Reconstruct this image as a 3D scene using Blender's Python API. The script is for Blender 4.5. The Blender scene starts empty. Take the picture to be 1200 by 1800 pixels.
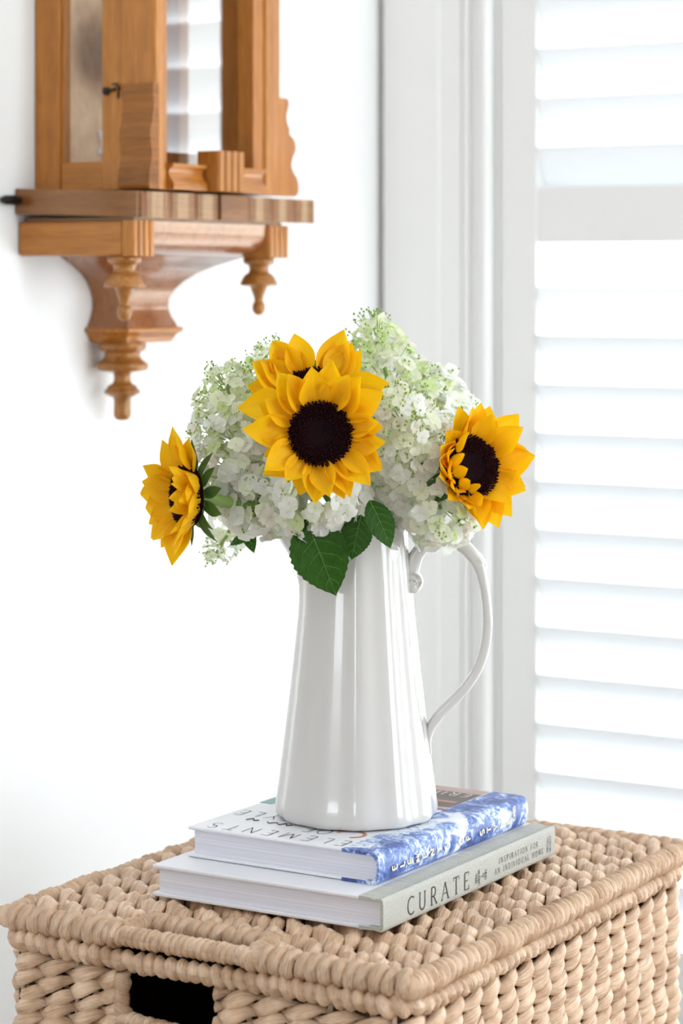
import bpy, math, random
import numpy as np
from mathutils import Vector, Matrix, noise as mnoise

random.seed(7)
rng = np.random.default_rng(7)
scene = bpy.context.scene
COL = scene.collection
PI = math.pi

# ------------------------------------------------------------------ camera, world, light, exposure
CAM_YAW = math.radians(31.28)          # the camera looks 31 degrees left of the clock wall's own direction
CAM = Vector((0.0, 0.0, 1.04))
FPX, HORIZON = 4280.0, 495.0           # focal length and horizon row in the 1200 x 1800 frame
RIGHT = Vector((math.cos(CAM_YAW), math.sin(CAM_YAW), 0))
FWD = Vector((-math.sin(CAM_YAW), math.cos(CAM_YAW), 0))
UP = Vector((0, 0, 1))

cd = bpy.data.cameras.new('camera')
cam = bpy.data.objects.new('camera', cd)
COL.objects.link(cam)
cam.location = CAM
cam.rotation_euler = (PI / 2, 0, CAM_YAW)
cd.sensor_fit = 'HORIZONTAL'
cd.sensor_width = 24.0
cd.lens = FPX / 1200 * 24.0
cd.shift_y = -(900 - HORIZON) / 1200
cd.clip_start = 0.05
cd.dof.use_dof = True
cd.dof.focus_distance = 1.93
cd.dof.aperture_fstop = 6.3
scene.camera = cam

world = bpy.data.worlds.new('overcast_sky')
scene.world = world
world.use_nodes = True
bg = world.node_tree.nodes['Background']
bg.inputs['Color'].default_value = (0.90, 0.955, 1.0, 1)
bg.inputs['Strength'].default_value = 1.0

WALL_X, WALL_Y = -1.55, 2.66           # clock wall, window wall
ROOM_X, ROOM_Y, ROOM_Z = 2.1, -2.4, 2.6
WIN1 = (-1.392, 0.726, 0.16, 2.32)      # x0, x1, z0, z1 in the window wall (shuttered)
WIN2 = (1.00, 2.45, 0.35, 2.35)          # y0, y1, z0, z1 in the wall to the right
WIN3 = (-0.35, 0.25, 0.9, 2.1)           # x0, x1, z0, z1 in the wall behind the camera

def portal(name, loc, rot, sx, sy):
    l = bpy.data.lights.new(name, 'AREA')
    l.shape = 'RECTANGLE'; l.size = sx; l.size_y = sy
    l.cycles.is_portal = True
    o = bpy.data.objects.new(name, l); COL.objects.link(o)
    o.location = loc; o.rotation_euler = rot
portal('daylight_portal', ((WIN1[0] + WIN1[1]) / 2, WALL_Y + 0.14, (WIN1[2] + WIN1[3]) / 2), (-PI / 2, 0, 0), WIN1[1] - WIN1[0], WIN1[3] - WIN1[2])
portal('daylight_portal', (ROOM_X + 0.1, (WIN2[0] + WIN2[1]) / 2, (WIN2[2] + WIN2[3]) / 2), (0, PI / 2, 0), WIN2[3] - WIN2[2], WIN2[1] - WIN2[0])
portal('daylight_portal', ((WIN3[0] + WIN3[1]) / 2, ROOM_Y - 0.1, (WIN3[2] + WIN3[3]) / 2), (PI / 2, 0, 0), WIN3[1] - WIN3[0], WIN3[3] - WIN3[2])

vs = scene.view_settings
vs.view_transform = 'Standard'; vs.look = 'None'; vs.gamma = 1.0; vs.use_curve_mapping = False
vs.exposure = 3.12
scene.cycles.sample_clamp_indirect = 6.0
scene.cycles.max_bounces = 12
scene.cycles.diffuse_bounces = 6
scene.cycles.transparent_max_bounces = 16

# ------------------------------------------------------------------ helpers
def at(px, py, Z):
    """point of the place seen at pixel (px, py) of the 1200x1800 frame, Z metres into the room"""
    return CAM + FWD * Z + RIGHT * ((px - 600) / FPX * Z) + UP * ((HORIZON - py) / FPX * Z)

def tag(o, label=None, cat=None, group=None, kind=None):
    if label: o['label'] = label
    if cat: o['category'] = cat
    if group: o['group'] = group
    if kind: o['kind'] = kind
    return o

def empty(name, loc=(0, 0, 0)):
    o = bpy.data.objects.new(name, None)
    o.empty_display_size = 0.02
    o.location = loc
    COL.objects.link(o)
    return o

class MB:
    """collects verts / faces / uvs"""
    def __init__(self):
        self.v, self.f, self.uv = [], [], []
    def add(self, verts, faces, uvs=None):
        b = len(self.v)
        self.v += [tuple(p) for p in verts]
        for i, f in enumerate(faces):
            self.f.append(tuple(b + k for k in f))
            self.uv.append(uvs[i] if uvs else [(0, 0)] * len(f))
        return self
    def box(self, x0, x1, y0, y1, z0, z1):
        v = [(x0, y0, z0), (x1, y0, z0), (x1, y1, z0), (x0, y1, z0), (x0, y0, z1), (x1, y0, z1), (x1, y1, z1), (x0, y1, z1)]
        f = [(0, 3, 2, 1), (4, 5, 6, 7), (0, 1, 5, 4), (1, 2, 6, 5), (2, 3, 7, 6), (3, 0, 4, 7)]
        return self.add(v, f)
    def prism(self, poly, axis, a0, a1):
        """poly in the two other axes (cyclic order), extruded along axis from a0 to a1"""
        n = len(poly)
        def P(p, a):
            if axis == 'x': return (a, p[0], p[1])
            if axis == 'y': return (p[0], a, p[1])
            return (p[0], p[1], a)
        v = [P(p, a0) for p in poly] + [P(p, a1) for p in poly]
        f = [(i, (i + 1) % n, n + (i + 1) % n, n + i) for i in range(n)]
        f += [tuple(range(n - 1, -1, -1)), tuple(range(n, 2 * n))]
        return self.add(v, f)
    def lathe(self, prof, c, seg=28):
        """prof: (r, z) list, about the vertical through c"""
        v, f = [], []
        for r, z in prof:
            for k in range(seg):
                a = 2 * PI * k / seg
                v.append((c[0] + r * math.cos(a), c[1] + r * math.sin(a), c[2] + z))
        for i in range(len(prof) - 1):
            for k in range(seg):
                k2 = (k + 1) % seg
                f.append((i * seg + k, i * seg + k2, (i + 1) * seg + k2, (i + 1) * seg + k))
        f.append(tuple(range(seg - 1, -1, -1)))
        f.append(tuple((len(prof) - 1) * seg + k for k in range(seg)))
        return self.add(v, f)
    def tube(self, pts, rad, seg=8, up=(0, 0, 1), closed=False, caps=True, flat=1.0):
        """round tube through pts; rad scalar or list"""
        pts = [Vector(p) for p in pts]; n = len(pts)
        if not hasattr(rad, '__len__'): rad = [rad] * n
        v, f, uv = [], [], []
        up = Vector(up); s = 0
        for i, p in enumerate(pts):
            if closed: t = pts[(i + 1) % n] - pts[i - 1]
            else: t = pts[min(i + 1, n - 1)] - pts[max(i - 1, 0)]
            t.normalize()
            a = up.cross(t)
            if a.length < 1e-4: a = Vector((1, 0, 0)).cross(t)
            a.normalize(); b = t.cross(a)
            for k in range(seg):
                th = 2 * PI * k / seg
                v.append(p + a * (rad[i] * math.cos(th)) + b * (rad[i] * flat * math.sin(th)))
        L = [0]
        for i in range(1, n): L.append(L[-1] + (pts[i] - pts[i - 1]).length)
        m = n if closed else n - 1
        for i in range(m):
            j = (i + 1) % n
            l1 = L[j] if j else L[-1] + (pts[0] - pts[-1]).length
            for k in range(seg):
                k2 = (k + 1) % seg
                f.append((i * seg + k, i * seg + k2, j * seg + k2, j * seg + k))
                uv.append([(L[i], k / seg), (L[i], (k + 1) / seg), (l1, (k + 1) / seg), (l1, k / seg)])
        if caps and not closed:
            f.append(tuple(range(seg - 1, -1, -1))); uv.append([(0, 0)] * seg)
            f.append(tuple((n - 1) * seg + k for k in range(seg))); uv.append([(0, 0)] * seg)
        return self.add(v, f, uv)
    def grid(self, P, nu, nv, uvf=None):
        """P[i][j] grid of points"""
        v = [P[i][j] for i in range(nu) for j in range(nv)]
        f, uv = [], []
        for i in range(nu - 1):
            for j in range(nv - 1):
                f.append((i * nv + j, (i + 1) * nv + j, (i + 1) * nv + j + 1, i * nv + j + 1))
                uv.append([(i / (nu - 1), j / (nv - 1)), ((i + 1) / (nu - 1), j / (nv - 1)), ((i + 1) / (nu - 1), (j + 1) / (nv - 1)), (i / (nu - 1), (j + 1) / (nv - 1))])
        return self.add(v, f, uv)
    def mesh(self, name, mat, smooth=True, org=(0, 0, 0), angle=None):
        me = bpy.data.meshes.new(name)
        ox, oy, oz = org
        me.from_pydata([(x - ox, y - oy, z - oz) for x, y, z in self.v], [], self.f)
        ul = me.uv_layers.new(name='UVMap')
        flat = [c for face in self.uv for p in face for c in p]
        ul.data.foreach_set('uv', flat)
        me.materials.append(mat)
        me.polygons.foreach_set('use_smooth', [smooth] * len(me.polygons))
        if angle is not None and smooth:
            me.set_sharp_from_angle(angle=math.radians(angle))
        me.validate(); me.update()
        return me
    def build(self, name, mat, parent=None, org=(0, 0, 0), smooth=True, angle=40, bevel=0, kind=None, label=None):
        me = self.mesh(name, mat, smooth, org, angle)
        return link(name, me, parent, bevel, kind, label)

def link(name, me, parent=None, bevel=0, kind=None, label=None):
    o = bpy.data.objects.new(name, me)
    COL.objects.link(o)
    if parent is not None: o.parent = parent
    if bevel:
        m = o.modifiers.new('bevel', 'BEVEL'); m.width = bevel; m.segments = 2; m.limit_method = 'ANGLE'; m.angle_limit = math.radians(40)
    if kind: o['kind'] = kind
    if label: o['label'] = label
    return o

# ------------------------------------------------------------------ materials
def mat(name, col=(0.8, 0.8, 0.8), rough=0.5, **kw):
    m = bpy.data.materials.new(name); m.use_nodes = True
    b = m.node_tree.nodes['Principled BSDF']
    b.inputs['Base Color'].default_value = (*col, 1)
    b.inputs['Roughness'].default_value = rough
    for k, v in kw.items(): b.inputs[k].default_value = v
    return m
def N(m, t, **kw):
    n = m.node_tree.nodes.new(t)
    for k, v in kw.items():
        if k in n.inputs: n.inputs[k].default_value = v
        else: setattr(n, k, v)
    return n
def L(m, a, b): m.node_tree.links.new(a, b)
def B(m): return m.node_tree.nodes['Principled BSDF']
def ramp(m, fac, stops):
    r = N(m, 'ShaderNodeValToRGB'); e = r.color_ramp.elements
    while len(e) < len(stops): e.new(0.5)
    for i, (p, c) in enumerate(stops): e[i].position = p; e[i].color = (*c, 1)
    L(m, fac, r.inputs['Fac']); return r.outputs['Color']
def noise(m, vec, scale=5, detail=4, rough=0.5, dist=0.0):
    n = N(m, 'ShaderNodeTexNoise', Scale=scale, Detail=detail, Roughness=rough, Distortion=dist)
    if vec is not None: L(m, vec, n.inputs['Vector'])
    return n.outputs['Fac']
def mapping(m, out, scale):
    mp = N(m, 'ShaderNodeMapping'); mp.inputs['Scale'].default_value = scale
    L(m, out, mp.inputs['Vector']); return mp.outputs['Vector']
def bump(m, h, strength=0.3, dist=0.001):
    b = N(m, 'ShaderNodeBump', Strength=strength, Distance=dist)
    L(m, h, b.inputs['Height']); L(m, b.outputs['Normal'], B(m).inputs['Normal']); return b
def texco(m, which='Object'): return N(m, 'ShaderNodeTexCoord').outputs[which]
def mixc(m, f, a, b, mode='MIX'):
    n = N(m, 'ShaderNodeMix', data_type='RGBA', blend_type=mode)
    if hasattr(f, 'links'): L(m, f, n.inputs[0])
    else: n.inputs[0].default_value = f
    for k, x in ((6, a), (7, b)):
        if hasattr(x, 'links'): L(m, x, n.inputs[k])
        else: n.inputs[k].default_value = (*x, 1)
    return n.outputs[2]

def painted(name, col, rough, bs=0.05, sc=60):
    m = mat(name, col, rough); bump(m, noise(m, texco(m), sc, 3), bs, 0.001); return m
M_WALL = painted('white_wall_paint', (0.86, 0.86, 0.85), 0.75, 0.06, 90)
M_TRIM = painted('white_trim_paint', (0.83, 0.83, 0.82), 0.35, 0.03, 40)
M_CEIL = painted('ceiling_paint', (0.85, 0.85, 0.85), 0.8)
M_FLOOR = mat('oak_floor', (0.5, 0.36, 0.24), 0.4)
_f = noise(M_FLOOR, mapping(M_FLOOR, texco(M_FLOOR), (2, 30, 2)), 3, 5)
L(M_FLOOR, ramp(M_FLOOR, _f, [(0.3, (0.44, 0.38, 0.33)), (0.7, (0.58, 0.51, 0.45))]), B(M_FLOOR).inputs['Base Color'])

def translucent(name, col, fac, tcol=None, rough=0.5, base=None):
    m = base or mat(name, col, rough)
    t = N(m, 'ShaderNodeBsdfTranslucent'); t.inputs['Color'].default_value = (*(tcol or col), 1)
    mx = N(m, 'ShaderNodeMixShader'); mx.inputs[0].default_value = fac
    out = m.node_tree.nodes['Material Output']
    L(m, B(m).outputs[0], mx.inputs[1]); L(m, t.outputs[0], mx.inputs[2]); L(m, mx.outputs[0], out.inputs['Surface'])
    return m, t
M_LOUVER, _ = translucent('white_shutter_louver', (0.88, 0.89, 0.9), 0.19, (0.90, 0.925, 0.95), 0.4)

def thin_glass(name, k=1.6, tint=(1, 1, 1)):
    m = bpy.data.materials.new(name); m.use_nodes = True
    nt = m.node_tree; nt.nodes.remove(nt.nodes['Principled BSDF'])
    fr = N(m, 'ShaderNodeLayerWeight', Blend=0.5)
    pw = N(m, 'ShaderNodeMath', operation='POWER'); pw.inputs[1].default_value = 5.0
    L(m, fr.outputs['Facing'], pw.inputs[0])
    mul = N(m, 'ShaderNodeMath', operation='MULTIPLY_ADD', use_clamp=True); mul.inputs[1].default_value = 0.96 * k; mul.inputs[2].default_value = 0.04 * k
    L(m, pw.outputs[0], mul.inputs[0])
    tr = N(m, 'ShaderNodeBsdfTransparent'); tr.inputs[0].default_value = (*tint, 1)
    gl = N(m, 'ShaderNodeBsdfGlossy'); gl.inputs['Roughness'].default_value = 0.0
    mx = N(m, 'ShaderNodeMixShader')
    L(m, mul.outputs[0], mx.inputs[0]); L(m, tr.outputs[0], mx.inputs[1]); L(m, gl.outputs[0], mx.inputs[2])
    L(m, mx.outputs[0], nt.nodes['Material Output'].inputs['Surface'])
    return m
M_PANE = thin_glass('window_glass', 1.0, (0.97, 0.98, 0.98))
M_CLOCKGLASS = thin_glass('clock_glass', 4.5, (0.95, 0.95, 0.94))
M_SIDEGLASS = thin_glass('clock_side_glass', 0.5, (0.97, 0.97, 0.96))

def wood(name, c0, c1, grain, rough=0.34, coat=0.5, dark=(0.1, 0.04, 0.015)):
    """varnished wood; grain = scale vector, small along the grain"""
    m = mat(name, c0, rough)
    tc = texco(m)
    f1 = noise(m, mapping(m, tc, grain), 6, 6, 0.6, 0.6)
    f2 = noise(m, mapping(m, tc, tuple(g * 5 for g in grain)), 8, 3, 0.6)
    f3 = noise(m, mapping(m, tc, (9, 9, 4)), 4, 3)
    c = ramp(m, f1, [(0.3, c0), (0.68, c1)])
    c = mixc(m, 0.35, c, ramp(m, f2, [(0.3, tuple(x * 0.6 for x in c0)), (0.6, c1)]))
    c = mixc(m, ramp(m, f3, [(0.62, (0, 0, 0)), (0.8, (0.5, 0.5, 0.5))]), c, dark)
    L(m, c, B(m).inputs['Base Color'])
    B(m).inputs['Coat Weight'].default_value = coat * 0.35; B(m).inputs['Coat Roughness'].default_value = 0.12
    B(m).inputs['Specular IOR Level'].default_value = 0.5 + coat * 0.5; B(m).inputs['Specular Tint'].default_value = (1.0, 0.74, 0.42, 1)
    B(m).inputs['Roughness'].default_value = rough * 0.8
    bump(m, f2, 0.15, 0.0006)
    return m
PINE0, PINE1 = (0.27, 0.076, 0.008), (0.50, 0.180, 0.030)
M_PINE_V = wood('honey_pine_upright', PINE0, PINE1, (14, 14, 0.9))
M_PINE_X = wood('honey_pine_across', PINE0, PINE1, (0.9, 14, 14))
M_PINE_Y = wood('honey_pine_along', PINE0, PINE1, (14, 0.9, 14))
M_WALNUT = wood('reddish_stained_shelf', (0.125, 0.034, 0.008), (0.235, 0.078, 0.022), (1.2, 1.2, 18), 0.3, 0.9)
M_TURNED = wood('turned_wood', (0.21, 0.066, 0.012), (0.40, 0.155, 0.036), (6, 6, 10), 0.28, 0.5)
M_EAR = wood('banded_ear_wood', (0.13, 0.036, 0.006), (0.34, 0.115, 0.022), (0.6, 0.6, 9), 0.34, 0.15)
M_MAHOG = wood('figured_veneer', (0.19, 0.050, 0.014), (0.33, 0.115, 0.04), (10, 4, 3), 0.25, 1.0)
M_BACKB = wood('pale_backboard', (0.72, 0.48, 0.30), (0.86, 0.66, 0.47), (10, 3, 1.5), 0.5, 0.1, (0.3, 0.2, 0.15))
B(M_BACKB).inputs['Specular IOR Level'].default_value = 0.1; B(M_BACKB).inputs['Coat Weight'].default_value = 0.0
M_IRON = mat('blackened_iron', (0.02, 0.018, 0.016), 0.5, Metallic=0.6)
M_BRASS = mat('aged_brass', (0.42, 0.26, 0.13), 0.35, Metallic=0.8)
M_BRASSD = mat('dark_bronze', (0.05, 0.04, 0.04), 0.4, Metallic=0.6)
M_ENAMEL = mat('white_enamel', (0.85, 0.85, 0.83), 0.2)

def wicker(name, around):
    """dried water hyacinth: fibres run along the strand, or round it for wrapped cords"""
    m = mat(name, (0.6, 0.44, 0.3), 0.32)
    uv = texco(m, 'UV')
    sc = (1000, 5, 1) if around else (45, 20, 1)
    f = noise(m, mapping(m, uv, sc), 1.0, 4, 0.6)
    big = noise(m, mapping(m, texco(m, 'Object'), (1, 1, 1)), 55, 3, 0.6)
    med = noise(m, mapping(m, uv, (38, 1.2, 1)), 1.0, 2)
    c = ramp(m, big, [(0.3, (0.42, 0.235, 0.12)), (0.5, (0.71, 0.455, 0.275)), (0.72, (0.92, 0.71, 0.53))])
    c = mixc(m, 0.55, c, ramp(m, med, [(0.34, (0.40, 0.215, 0.108)), (0.66, (0.92, 0.69, 0.50))]))
    c = mixc(m, 0.8, c, ramp(m, f, [(0.30, (0.52, 0.42, 0.34)), (0.44, (1.0, 0.97, 0.94)), (0.7, (1.15, 1.13, 1.10))]), 'MULTIPLY')
    L(m, c, B(m).inputs['Base Color'])
    B(m).inputs['Specular IOR Level'].default_value = 0.9
    bump(m, f, 1.0, 0.002)
    return m
M_WICKER = wicker('water_hyacinth_strand', False)
M_CORD = wicker('water_hyacinth_wrapped_cord', True)

M_CERAMIC = mat('ivory_glazed_ceramic', (0.60, 0.575, 0.555), 0.12)
B(M_CERAMIC).inputs['Coat Weight'].default_value = 0.6; B(M_CERAMIC).inputs['Coat Roughness'].default_value = 0.03

def petal_mat(name, base, tip, tfac, tcol):
    m = mat(name, tip, 0.55, **{'Specular IOR Level': 0.2})
    uv = texco(m, 'UV')
    sep = N(m, 'ShaderNodeSeparateXYZ'); L(m, uv, sep.inputs[0])
    c = ramp(m, sep.outputs['X'], [(0.0, base), (0.35, tip), (1.0, tip)])
    st = noise(m, mapping(m, uv, (1.5, 16, 1)), 1.0, 3)
    c = mixc(m, 0.3, c, ramp(m, st, [(0.3, tuple(x * 0.75 for x in tip)), (0.7, tip)]))
    L(m, c, B(m).inputs['Base Color'])
    bump(m, st, 0.5, 0.0012)
    mm, t = translucent(name, tip, tfac, tcol, base=m)
    return mm
M_PETAL = petal_mat('sunflower_petal', (0.84, 0.32, 0.003), (0.95, 0.545, 0.006), 0.32, (0.97, 0.56, 0.003))
M_DISC = mat('sunflower_disc_maroon', (0.010, 0.002, 0.003), 1.0, **{'Specular IOR Level': 0.1})
M_DISC2 = mat('sunflower_disc_centre', (0.012, 0.011, 0.016), 0.9, **{'Specular IOR Level': 0.15})
M_FLORETD = mat('disc_floret_maroon', (0.022, 0.003, 0.004), 0.9, **{'Specular IOR Level': 0.15})
M_SEPAL, _ = translucent('sepal_green', (0.06, 0.12, 0.03), 0.2, (0.10, 0.22, 0.03))
M_STEM = mat('green_stem', (0.22, 0.34, 0.08), 0.5)
def floretm(name, col, tcol):
    m = mat(name, col, 0.55)
    uv = texco(m, 'UV')
    bump(m, noise(m, mapping(m, uv, (3, 9, 1)), 1.0, 2), 0.25, 0.001)
    m2, t = translucent(name, col, 0.42, tcol, base=m)
    return m2
M_HWHITE = floretm('hydrangea_white', (0.89, 0.89, 0.86), (0.92, 0.93, 0.84))
M_HCREAM = floretm('hydrangea_cream', (0.86, 0.87, 0.74), (0.88, 0.91, 0.66))
M_HGREEN = floretm('hydrangea_green_white', (0.68, 0.76, 0.44), (0.66, 0.80, 0.34))
M_HPINK = floretm('hydrangea_blush', (0.84, 0.79, 0.73), (0.88, 0.82, 0.7))
M_BUD = mat('hydrangea_bud', (0.24, 0.37, 0.045), 0.55)
M_BUD2 = mat('hydrangea_pale_stalk', (0.50, 0.60, 0.25), 0.55)

def leaf_mat():
    m = mat('hydrangea_leaf', (0.03, 0.12, 0.012), 0.45, **{'Specular IOR Level': 0.25})
    uv = texco(m, 'UV')
    f = noise(m, mapping(m, uv, (14, 20, 1)), 1.0, 4)
    c = ramp(m, f, [(0.3, (0.008, 0.040, 0.001)), (0.7, (0.024, 0.085, 0.003))])
    L(m, c, B(m).inputs['Base Color'])
    bump(m, f, 0.35, 0.001)
    mm, t = translucent('hydrangea_leaf', (0, 0, 0), 0.12, (0.10, 0.36, 0.01), base=m)
    return mm
M_LEAF = leaf_mat()
M_VEIN = mat("leaf_vein", (0.07, 0.18, 0.03), 0.45)

def pages_mat():
    m = mat('book_page_edges', (0.72, 0.70, 0.72), 0.8)
    f = noise(m, mapping(m, texco(m), (1.2, 1.2, 420)), 3.0, 4, 0.7)
    L(m, ramp(m, f, [(0.25, (0.58, 0.565, 0.63)), (0.6, (0.80, 0.79, 0.86))]), B(m).inputs['Base Color'])
    bump(m, f, 0.4, 0.0006)
    return m
M_PAGES = pages_mat()
M_COVER = mat('matt_white_cover', (0.78, 0.78, 0.82), 0.35)
M_COVER2 = mat('smooth_pale_cover', (0.76, 0.75, 0.79), 0.42)
def linen():
    m = mat('grey_green_linen', (0.36, 0.345, 0.30), 0.85)
    tc = texco(m)
    w = noise(m, mapping(m, tc, (1, 1600, 500)), 1.0, 2)
    w2 = noise(m, mapping(m, tc, (1, 500, 1600)), 1.0, 2)
    mx = mixc(m, 0.5, w, w2)
    L(m, ramp(m, mx, [(0.35, (0.38, 0.375, 0.335)), (0.65, (0.52, 0.515, 0.47))]), B(m).inputs['Base Color'])
    bump(m, mx, 0.4, 0.0005)
    return m
M_LINEN = linen()
def toile():
    m = mat('blue_toile_print', (0.2, 0.3, 0.6), 0.4)
    tc = texco(m)
    f = noise(m, mapping(m, tc, (85, 85, 85)), 1.0, 8, 0.74, 1.8)
    g = noise(m, mapping(m, tc, (22, 22, 22)), 1.0, 3, 0.5, 1.0)
    a = N(m, 'ShaderNodeMath', operation='ADD'); L(m, f, a.inputs[0])
    s = N(m, 'ShaderNodeMath', operation='MULTIPLY_ADD'); s.inputs[1].default_value = 0.9; s.inputs[2].default_value = -0.45
    L(m, g, s.inputs[0]); L(m, s.outputs[0], a.inputs[1])
    c = ramp(m, a.outputs[0], [(0.38, (0.04, 0.07, 0.25)), (0.48, (0.085, 0.15, 0.42)), (0.545, (0.20, 0.30, 0.62)), (0.60, (0.58, 0.64, 0.80)), (0.68, (0.80, 0.82, 0.86))])
    L(m, c, B(m).inputs['Base Color'])
    return m
M_TOILE = toile()
M_INK = mat('dark_ink', (0.03, 0.03, 0.035), 0.6)
M_INKGREY = mat('charcoal_foil', (0.045, 0.04, 0.04), 0.5)
M_CREAMINK = mat('cream_ink', (0.90, 0.76, 0.50), 0.45)
M_WHITEINK = mat('white_ink', (0.85, 0.83, 0.80), 0.45)
M_PHOTO = mat('dark_printed_photo', (0.10, 0.065, 0.06), 0.35)
M_PHOTO2 = mat('terracotta_print', (0.42, 0.19, 0.13), 0.35)
M_PHOTO3 = mat('dusty_pink_print', (0.45, 0.30, 0.27), 0.35)
M_TEALP = mat('teal_print', (0.12, 0.30, 0.30), 0.35)
# ------------------------------------------------------------------ the room
def slab_with_hole(name, axis, pos, thick, u0, u1, w0, w1, hole, material):
    """wall slab perpendicular to axis at pos (thickness away from the room), hole = (u0,u1,w0,w1)"""
    b = MB()
    rects = [(u0, hole[0], w0, w1), (hole[1], u1, w0, w1), (hole[0], hole[1], w0, hole[2]), (hole[0], hole[1], hole[3], w1)] if hole else [(u0, u1, w0, w1)]
    for a0, a1, c0, c1 in rects:
        if a1 - a0 < 1e-5 or c1 - c0 < 1e-5: continue
        if axis == 'x': b.box(min(pos, pos + thick), max(pos, pos + thick), a0, a1, c0, c1)
        else: b.box(a0, a1, min(pos, pos + thick), max(pos, pos + thick), c0, c1)
    o = b.build(name, material, smooth=False)
    return tag(o, kind='structure')
T = 0.12
slab_with_hole('wall_left', 'x', WALL_X, -T, ROOM_Y - T, WALL_Y + T, 0, ROOM_Z, None, M_WALL)
slab_with_hole('wall_window', 'y', WALL_Y, T, WALL_X, ROOM_X, 0, ROOM_Z, WIN1, M_WALL)
slab_with_hole('wall_right', 'x', ROOM_X, T, ROOM_Y, WALL_Y, 0, ROOM_Z, WIN2, M_WALL)
slab_with_hole('wall_back', 'y', ROOM_Y, -T, WALL_X, ROOM_X, 0, ROOM_Z, WIN3, M_WALL)
tag(MB().box(WALL_X - T, ROOM_X + T, ROOM_Y - T, WALL_Y + T, -0.1, 0).build('floor', M_FLOOR, smooth=False), kind='structure')
tag(MB().box(WALL_X - T, ROOM_X + T, ROOM_Y - T, WALL_Y + T, ROOM_Z, ROOM_Z + 0.1).build('ceiling', M_CEIL, smooth=False), kind='structure')
tag(MB().box(WALL_X, WALL_X + 0.016, ROOM_Y, WALL_Y - 0.03, 0, 0.13).build('baseboard_left', M_TRIM, bevel=0.004), kind='structure')

def arc(cx, cy, r, a0, a1, n):
    return [(cx + r * math.cos(math.radians(a0 + (a1 - a0) * i / n)), cy + r * math.sin(math.radians(a0 + (a1 - a0) * i / n))) for i in range(n + 1)]
# moulded window casing: back band, cove, two beads, inner bead
y = WALL_Y
prof = [(-1.540, y), (-1.540, y - 0.024), (-1.534, y - 0.0245), (-1.520, y - 0.0235), (-1.505, y - 0.0215), (-1.490, y - 0.0195), (-1.474, y - 0.0180), (-1.4650, y - 0.0175), (-1.4640, y - 0.0160)]
prof += [(-1.434, y - 0.0155), (-1.4335, y - 0.012)] + arc(-1.4285, y - 0.012, 0.005, 180, 360, 6)[1:] + [(-1.423, y - 0.0105), (-1.4085, y - 0.0105), (-1.4080, y - 0.013)]
prof += arc(-1.4015, y - 0.014, 0.0065, 180, 360, 8) + [(-1.395, y)]
tag(MB().prism(prof, 'z', 0.0, ROOM_Z).build('trim_1', M_TRIM, angle=28), kind='structure')
tag(MB().prism([(-1.392 + WIN1[1] - p[0] , p[1]) for p in prof][::-1], 'z', 0.0, ROOM_Z).build('trim_2', M_TRIM, angle=28), kind='structure')

# plantation shutters in window_1 (frame, stiles, rails, louvers, pane)
x0, x1, z0, z1 = WIN1
b = MB()
b.box(x0, x0 + 0.004, y - 0.004, y + 0.11, z0, z1).box(x1 - 0.004, x1, y - 0.004, y + 0.11, z0, z1)
b.box(x0, x1, y - 0.004, y + 0.11, z0, z0 + 0.004).box(x0, x1, y - 0.004, y + 0.11, z1 - 0.004, z1)
win = tag(b.build('window_1', M_TRIM, smooth=False), 'white plantation shutter window beside the corner', kind='structure')
MB().box(x0, x1, y + 0.098, y + 0.102, z0, z1).build('pane', M_PANE, win, smooth=False)
SY = y + 0.012                      # shutter mid-plane
def louver_mesh(length):
    b = MB(); n = 18; P = []
    for s in (0, 1):
        for k in range(n):
            a = 2 * PI * k / n
            P.append((s * length, 0.0325 * math.cos(a), 0.0055 * math.sin(a)))
    b.add(P, [(k, (k + 1) % n, n + (k + 1) % n, n + k) for k in range(n)] + [tuple(range(n - 1, -1, -1)), tuple(range(n, 2 * n))])
    return b.mesh('louver', M_LOUVER, True, angle=50)
def shutter_panel(xa, xb, tilt_low=-57, tilt_top=-64):
    p = MB()
    st, rail = 0.0508, 0.07
    p.box(xa, xa + st, SY - 0.014, SY + 0.014, z0 + 0.006, z1 - 0.006)
    o = p.build('shutter_stile', M_TRIM, win, bevel=0.002)
    MB().box(xb - st, xb, SY - 0.014, SY + 0.014, z0 + 0.006, z1 - 0.006).build('shutter_stile', M_TRIM, win, bevel=0.002)
    for ra, rb in ((z0 + 0.006, z0 + 0.09), (1.086, 1.155), (z1 - 0.09, z1 - 0.006)):
        MB().box(xa + st, xb - st, SY - 0.012, SY + 0.012, ra, rb).build('shutter_rail', M_TRIM, win, bevel=0.002)
    lm = louver_mesh(xb - xa - 2 * st - 0.003)
    zz = 1.0335 - 0.026 - 0.0588 + 0.0588
    while zz > z0 + 0.115:
        o = link('louver', lm, win); o.location = (xa + st + 0.0015, SY, zz); o.rotation_euler = (math.radians(tilt_low), 0, 0)
        zz -= 0.0588
    zz = 1.2000 - 0.0245 + 0.0
    while zz < z1 - 0.115:
        o = link('louver', lm, win); o.location = (xa + st + 0.0015, SY, zz); o.rotation_euler = (math.radians(tilt_top), 0, 0)
        zz += 0.0600
shutter_panel(x0 + 0.005, x0 + 0.005 + 0.698)
shutter_panel(x0 + 0.706, x0 + 0.706 + 0.698, -20, -12)  # out-of-frame panel, louvers opened to let in more daylight
shutter_panel(x0 + 1.412, x0 + 1.412 + 0.698, -20, -12)  # unseen third panel, added open for more daylight

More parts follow.
